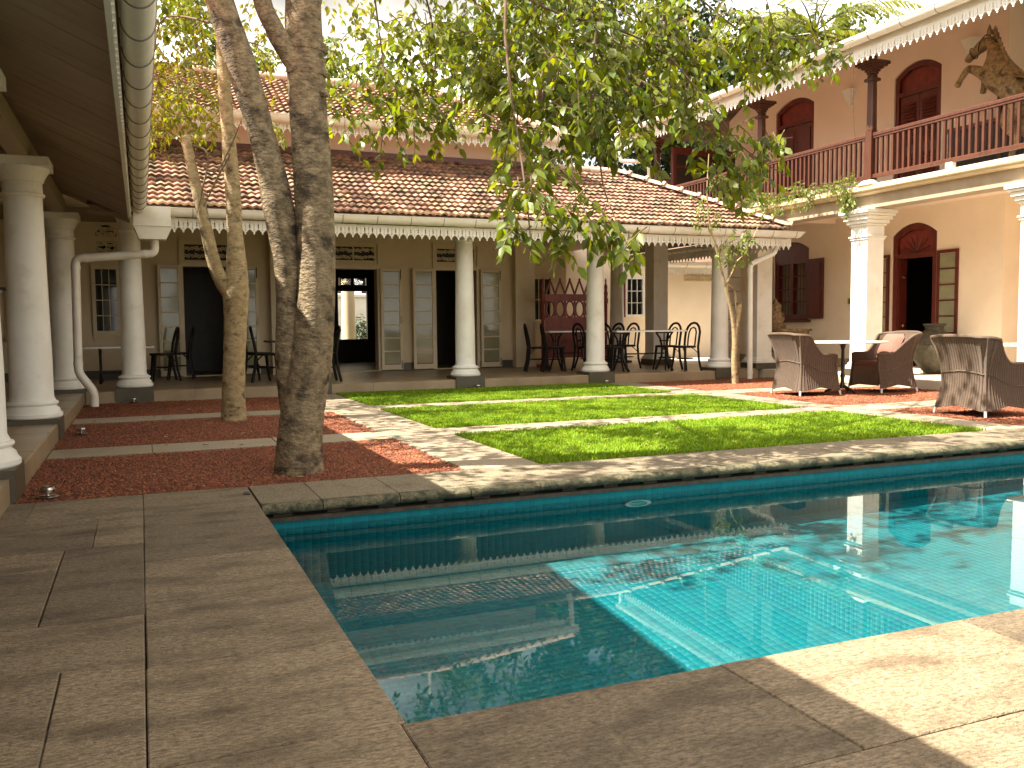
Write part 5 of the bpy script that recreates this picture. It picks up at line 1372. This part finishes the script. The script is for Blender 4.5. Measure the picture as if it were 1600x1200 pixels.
CB = [(0.55,13.09,5.11,0.39,10),(0.77,12.97,4.67,0.39,10),(0.46,12.52,4.28,0.29,8),(0.87,12.34,4.03,0.29,8),(0.57,11.89,3.70,0.28,9),(0.35,11.97,3.51,0.18,5),(1.89,13.65,5.43,0.37,7),(1.69,13.68,4.87,0.28,4),(1.07,13.44,5.36,0.27,6),(2.11,12.93,4.27,0.31,3),(0.25,12.04,3.82,0.20,4),(1.55,11.47,3.49,0.16,3),(1.00,11.26,3.41,0.15,3)]
for x_, y_, z_, r_, n_ in CB: clump(lvB, twB, (x_, y_, z_), r_*1.15, int(n_*2.6), .105, droop=.4)
for _ in range(120):
    c = Vector((random.uniform(-1.8, 3.6), random.uniform(9.5, 14.5), random.uniform(5.3, 8.2)))
    clump(lvB, None, c, .5, 7, .12, droop=.4, tlen=(.3, .6), spacing=.07)
obj('crown', lvB.mesh('crown', mLeafB), None, tb_, kind='stuff'); obj('twigs', twB, mTwig, tb_, kind='stuff')

# --- young tree by the corner column
ty = thing('young_tree', 'thin crooked young tree in red gravel in front of the corner column', 'tree', (9.45, 12.7, 0))
tr = MB()
limb(tr, [(9.45, 12.7, -.03), (9.44, 12.7, .2), (9.43, 12.7, .42), (9.44, 12.7, .7), (9.40, 12.7, 1.05), (9.33, 12.7, 1.36), (9.25, 12.7, 1.62), (9.2, 12.7, 1.78), (9.09, 12.7, 2.17), (8.91, 12.7, 2.7), (8.86, 12.7, 3.23), (8.89, 12.7, 3.86)],
     [.07, .055, .05, .048, .034, .028, .025, .023, .02, .016, .012, .008], 10, 5, .06)
obj('trunk', tr, mBarkL, ty, smooth=70)
tr = MB()
limb(tr, [(9.44, 12.7, .75), (9.47, 12.69, 1.0), (9.51, 12.68, 1.25), (9.52, 12.68, 1.36)], [.045, .04, .04, .038], 9, 5, .06)
limb(tr, [(9.49, 12.69, 1.15), (9.41, 12.68, 1.57), (9.27, 12.69, 1.70)], [.022, .016, .012], 7, 5)
limb(tr, [(9.24, 12.7, 1.66), (9.38, 12.7, 1.9), (9.48, 12.7, 2.09), (9.65, 12.7, 2.23), (9.85, 12.7, 2.57), (10.06, 12.7, 3.01)], [.015, .013, .012, .01, .008, .005], 7, 5)
for q in ([(9.09, 12.7, 2.17), (9.2, 12.65, 2.35), (9.4, 12.6, 2.45)], [(9.0, 12.7, 2.45), (8.8, 12.65, 2.7), (8.6, 12.6, 2.9), (8.4, 12.6, 3.15)], [(8.91, 12.7, 2.7), (9.0, 12.6, 2.85), (9.1, 12.6, 2.8)]):
    limb(tr, q, [.01, .008, .004], 6, 5)
obj('limb', tr, mBarkL, ty, smooth=70)
lvY = Leaves(); twY = MB()
for x_, y_, z_, r_, n_ in ((9.38,12.6,2.43,.2,7),(9.18,12.6,2.21,.16,7),(9.57,12.6,2.5,.15,6),(9.25,12.55,2.05,.12,4),(8.6,12.6,2.83,.14,4),(8.79,12.6,2.98,.16,4),(8.98,12.6,2.78,.13,4),(8.41,12.6,3.15,.12,3),(10.0,12.6,3.1,.18,4),(9.76,12.6,3.3,.2,5),(9.5,12.5,2.2,.12,4),(8.9,12.6,3.5,.2,5)):
    clump(lvY, twY, (x_, y_, z_), r_, n_, .085, droop=.5, tlen=(.15, .3), spacing=.03)
obj('crown', lvY.mesh('crown', mLeafC, aspect=.36), None, ty, kind='stuff'); obj('twigs', twY, mTwig, ty, kind='stuff')

# --- creeper on the balcony cornice
cpn = thing('trailing_creeper', 'bright green creeper trailing over the balcony cornice', 'creeper', (10.95, 12.8, 3.2))
lvC = Leaves(); twC = MB()
for i in range(26):
    t = i/25; y_ = 11.55+2.75*t
    clump(lvC, twC, (10.90+random.uniform(-.06, .06), y_, 3.30+random.uniform(-.03, .1)), .14, 7, .06, droop=.1, tlen=(.1, .25), spacing=.025)
    if random.random() < .35: clump(lvC, twC, (10.80, y_, 3.12), .09, 4, .06, droop=.9, tlen=(.1, .25), spacing=.025)
for z_ in (3.2, 3.1, 3.0, 2.95): clump(lvC, twC, (10.80, 11.58+random.uniform(-.08, .1), z_), .13, 8, .065, droop=.9, tlen=(.12, .3), spacing=.025)
obj('foliage', lvC.mesh('foliage', mLeafC), None, cpn, kind='stuff'); obj('stem', twC, mTwig, cpn)

# --- trees beyond the roofs
def bg_tree(label, loc, h, crown_r, crown_c, n, leaf, mat, layers=0, dens=9):
    t = thing('background_tree', label, 'tree', loc, 0, 'trees beyond the roofs')
    x_, y_, _ = loc; m = MB()
    top_ = Vector((x_+random.uniform(-.5, .5), y_, h*.75))
    limb(m, [(x_, y_, 0), (x_+.2, y_, h*.35), tuple(top_)], [.4, .28, .12], 10, 5)
    lv = Leaves()
    C0 = Vector(crown_c)
    ctr = []
    for i in range(n):
        if layers:
            k = random.randrange(layers); zz = C0.z+crown_r[2]*(-1+2*(k+.5)/layers)+random.uniform(-.12, .12)
            rr = 1-abs(k/layers-.3)*.6; a = random.uniform(0, 2*pi); q = random.random()**.6
            c = Vector((C0.x+crown_r[0]*rr*q*cos(a), C0.y+crown_r[1]*rr*q*sin(a), zz))
        else:
            v = rv()*random.uniform(.55, 1.0); c = C0+Vector((v.x*crown_r[0], v.y*crown_r[1], v.z*crown_r[2]))
        ctr.append(c)
        clump(lv, None, c, random.uniform(.3, .75) if not layers else .5, int(dens*1.5), leaf, droop=.35, tlen=(.4, .9), spacing=.11, squash=.35 if layers else .8)
    for c in random.sample(ctr, min(16, len(ctr))):
        b = top_*.5+Vector((x_, y_, h*.3))*.5
        limb(m, [tuple(b), tuple((b+c)/2+Vector((0, 0, .5))), tuple(c)], [.12, .07, .025], 6, 4)
    obj('trunk', m, mTwig, t, smooth=70)
    obj('crown', lv.mesh('crown', mat, aspect=.5), None, t, kind='stuff')
    return t
bg_tree('leafy green tree rising behind the left part of the upper roof', (2.5, 30, 0), 10, (4.2, 3, 3.2), (2.8, 30, 8.6), 60, .26, mLeafBg)
bg_tree('pale green feathery tree behind the roof between the trunks and the hanging boughs', (6.0, 29, 0), 9, (2.0, 2.2, 2.0), (6.8, 28, 8.0), 22, .2, mLeafBg)
bg_tree('broad dark green tree filling the gap above the clay ridge', (11.5, 27, 0), 12, (3.6, 3, 3.8), (11.6, 26, 9.2), 95, .26, mLeafBg)
bg_tree('tall dense green tree left of the layered dark tree', (15.5, 26, 0), 13, (3.4, 3, 4.2), (15.0, 25.5, 9.6), 95, .26, mLeafBg)
bg_tree('dark flat layered tree behind the balcony building', (19.5, 26, 0), 11, (4.2, 3, 2.8), (18.2, 25.5, 8.6), 120, .2, mLeafDk, layers=6, dens=8)
bg_tree('dark leafy tree behind the far end of the balcony', (16.5, 24, 0), 8, (2.6, 2.2, 2.6), (16.2, 24, 5.4), 50, .22, mLeafDk)
bg_tree('bushy tree low behind the balcony building roof', (24, 25, 0), 10, (3, 3, 2.4), (23.0, 25.5, 9.6), 40, .26, mLeafBg)
def palm(label, loc, h, n, L):
    t = thing('coconut_palm', label, 'palm', loc); x_, y_, _ = loc
    obj('trunk', limb(MB(), [(x_, y_, 0), (x_+.3, y_, h*.5), (x_, y_, h)], [.2, .15, .13], 10, 6), mBarkL, t, smooth=70)
    for i in range(n):
        a = 2*pi*i/n+random.uniform(-.2, .2); el = random.uniform(-.1, 1.0)
        fr = MB(); p = Vector((x_, y_, h)); d = Vector((cos(a)*cos(el), sin(a)*cos(el), sin(el))); pts = [p.copy()]; m_ = 16
        lf = Leaves()
        for k in range(m_):
            p = p+d*(L/m_); d = (d+Vector((0, 0, -.085))).normalized(); pts.append(p.copy())
            if k > 1:
                s_ = d.cross(Vector((0, 0, 1))); s_ = s_.normalized() if s_.length > .05 else Vector((1, 0, 0))
                for q in range(3):
                    for s in (-1, 1):
                        lf.add(p-d*(L/m_)*q/3, s_*s+d*.55+Vector((0, 0, -.35+random.uniform(-.15, .1))), Vector((0, 0, 1))+rv()*.2, L*.25*(1-abs(k/m_-.45)*.9))
        fo = obj('frond', lf.mesh('frond', mPalm, aspect=.085), None, t)
        obj('frond_rib', fr.tube(pts, [.03*(1-.8*i/m_) for i in range(len(pts))], 5), mPalm, fo)
palm('coconut palm with yellow green fronds above the right roof', (20.4, 23.4, 0), 10.3, 18, 3.4)
palm('shorter coconut palm with arching fronds just over the right gutter', (25.5, 24.5, 0), 9.6, 12, 2.6)
sb = thing('garden_shrub', 'dark green shrub seen through the far doorway', 'shrub', (6.0, 25.0, 0))
lvS = Leaves(); twS = MB()
for _ in range(40): clump(lvS, twS, (5.95+random.gauss(0, .3), 25+random.gauss(0, .3), random.uniform(.2, 1.15)), .2, 5, .16, droop=-.4, tlen=(.2, .5))
obj('foliage', lvS.mesh('foliage', mLeafDk, aspect=.25), None, sb, kind='stuff'); obj('stem', twS, mTwig, sb)
tg = bg_tree('sunlit tree above the white boundary wall', (7, 30, 0), 5, (4, 2, 1.6), (6, 30, 3.6), 40, .24, mLeafBg)
bpy.context.view_layer.update()
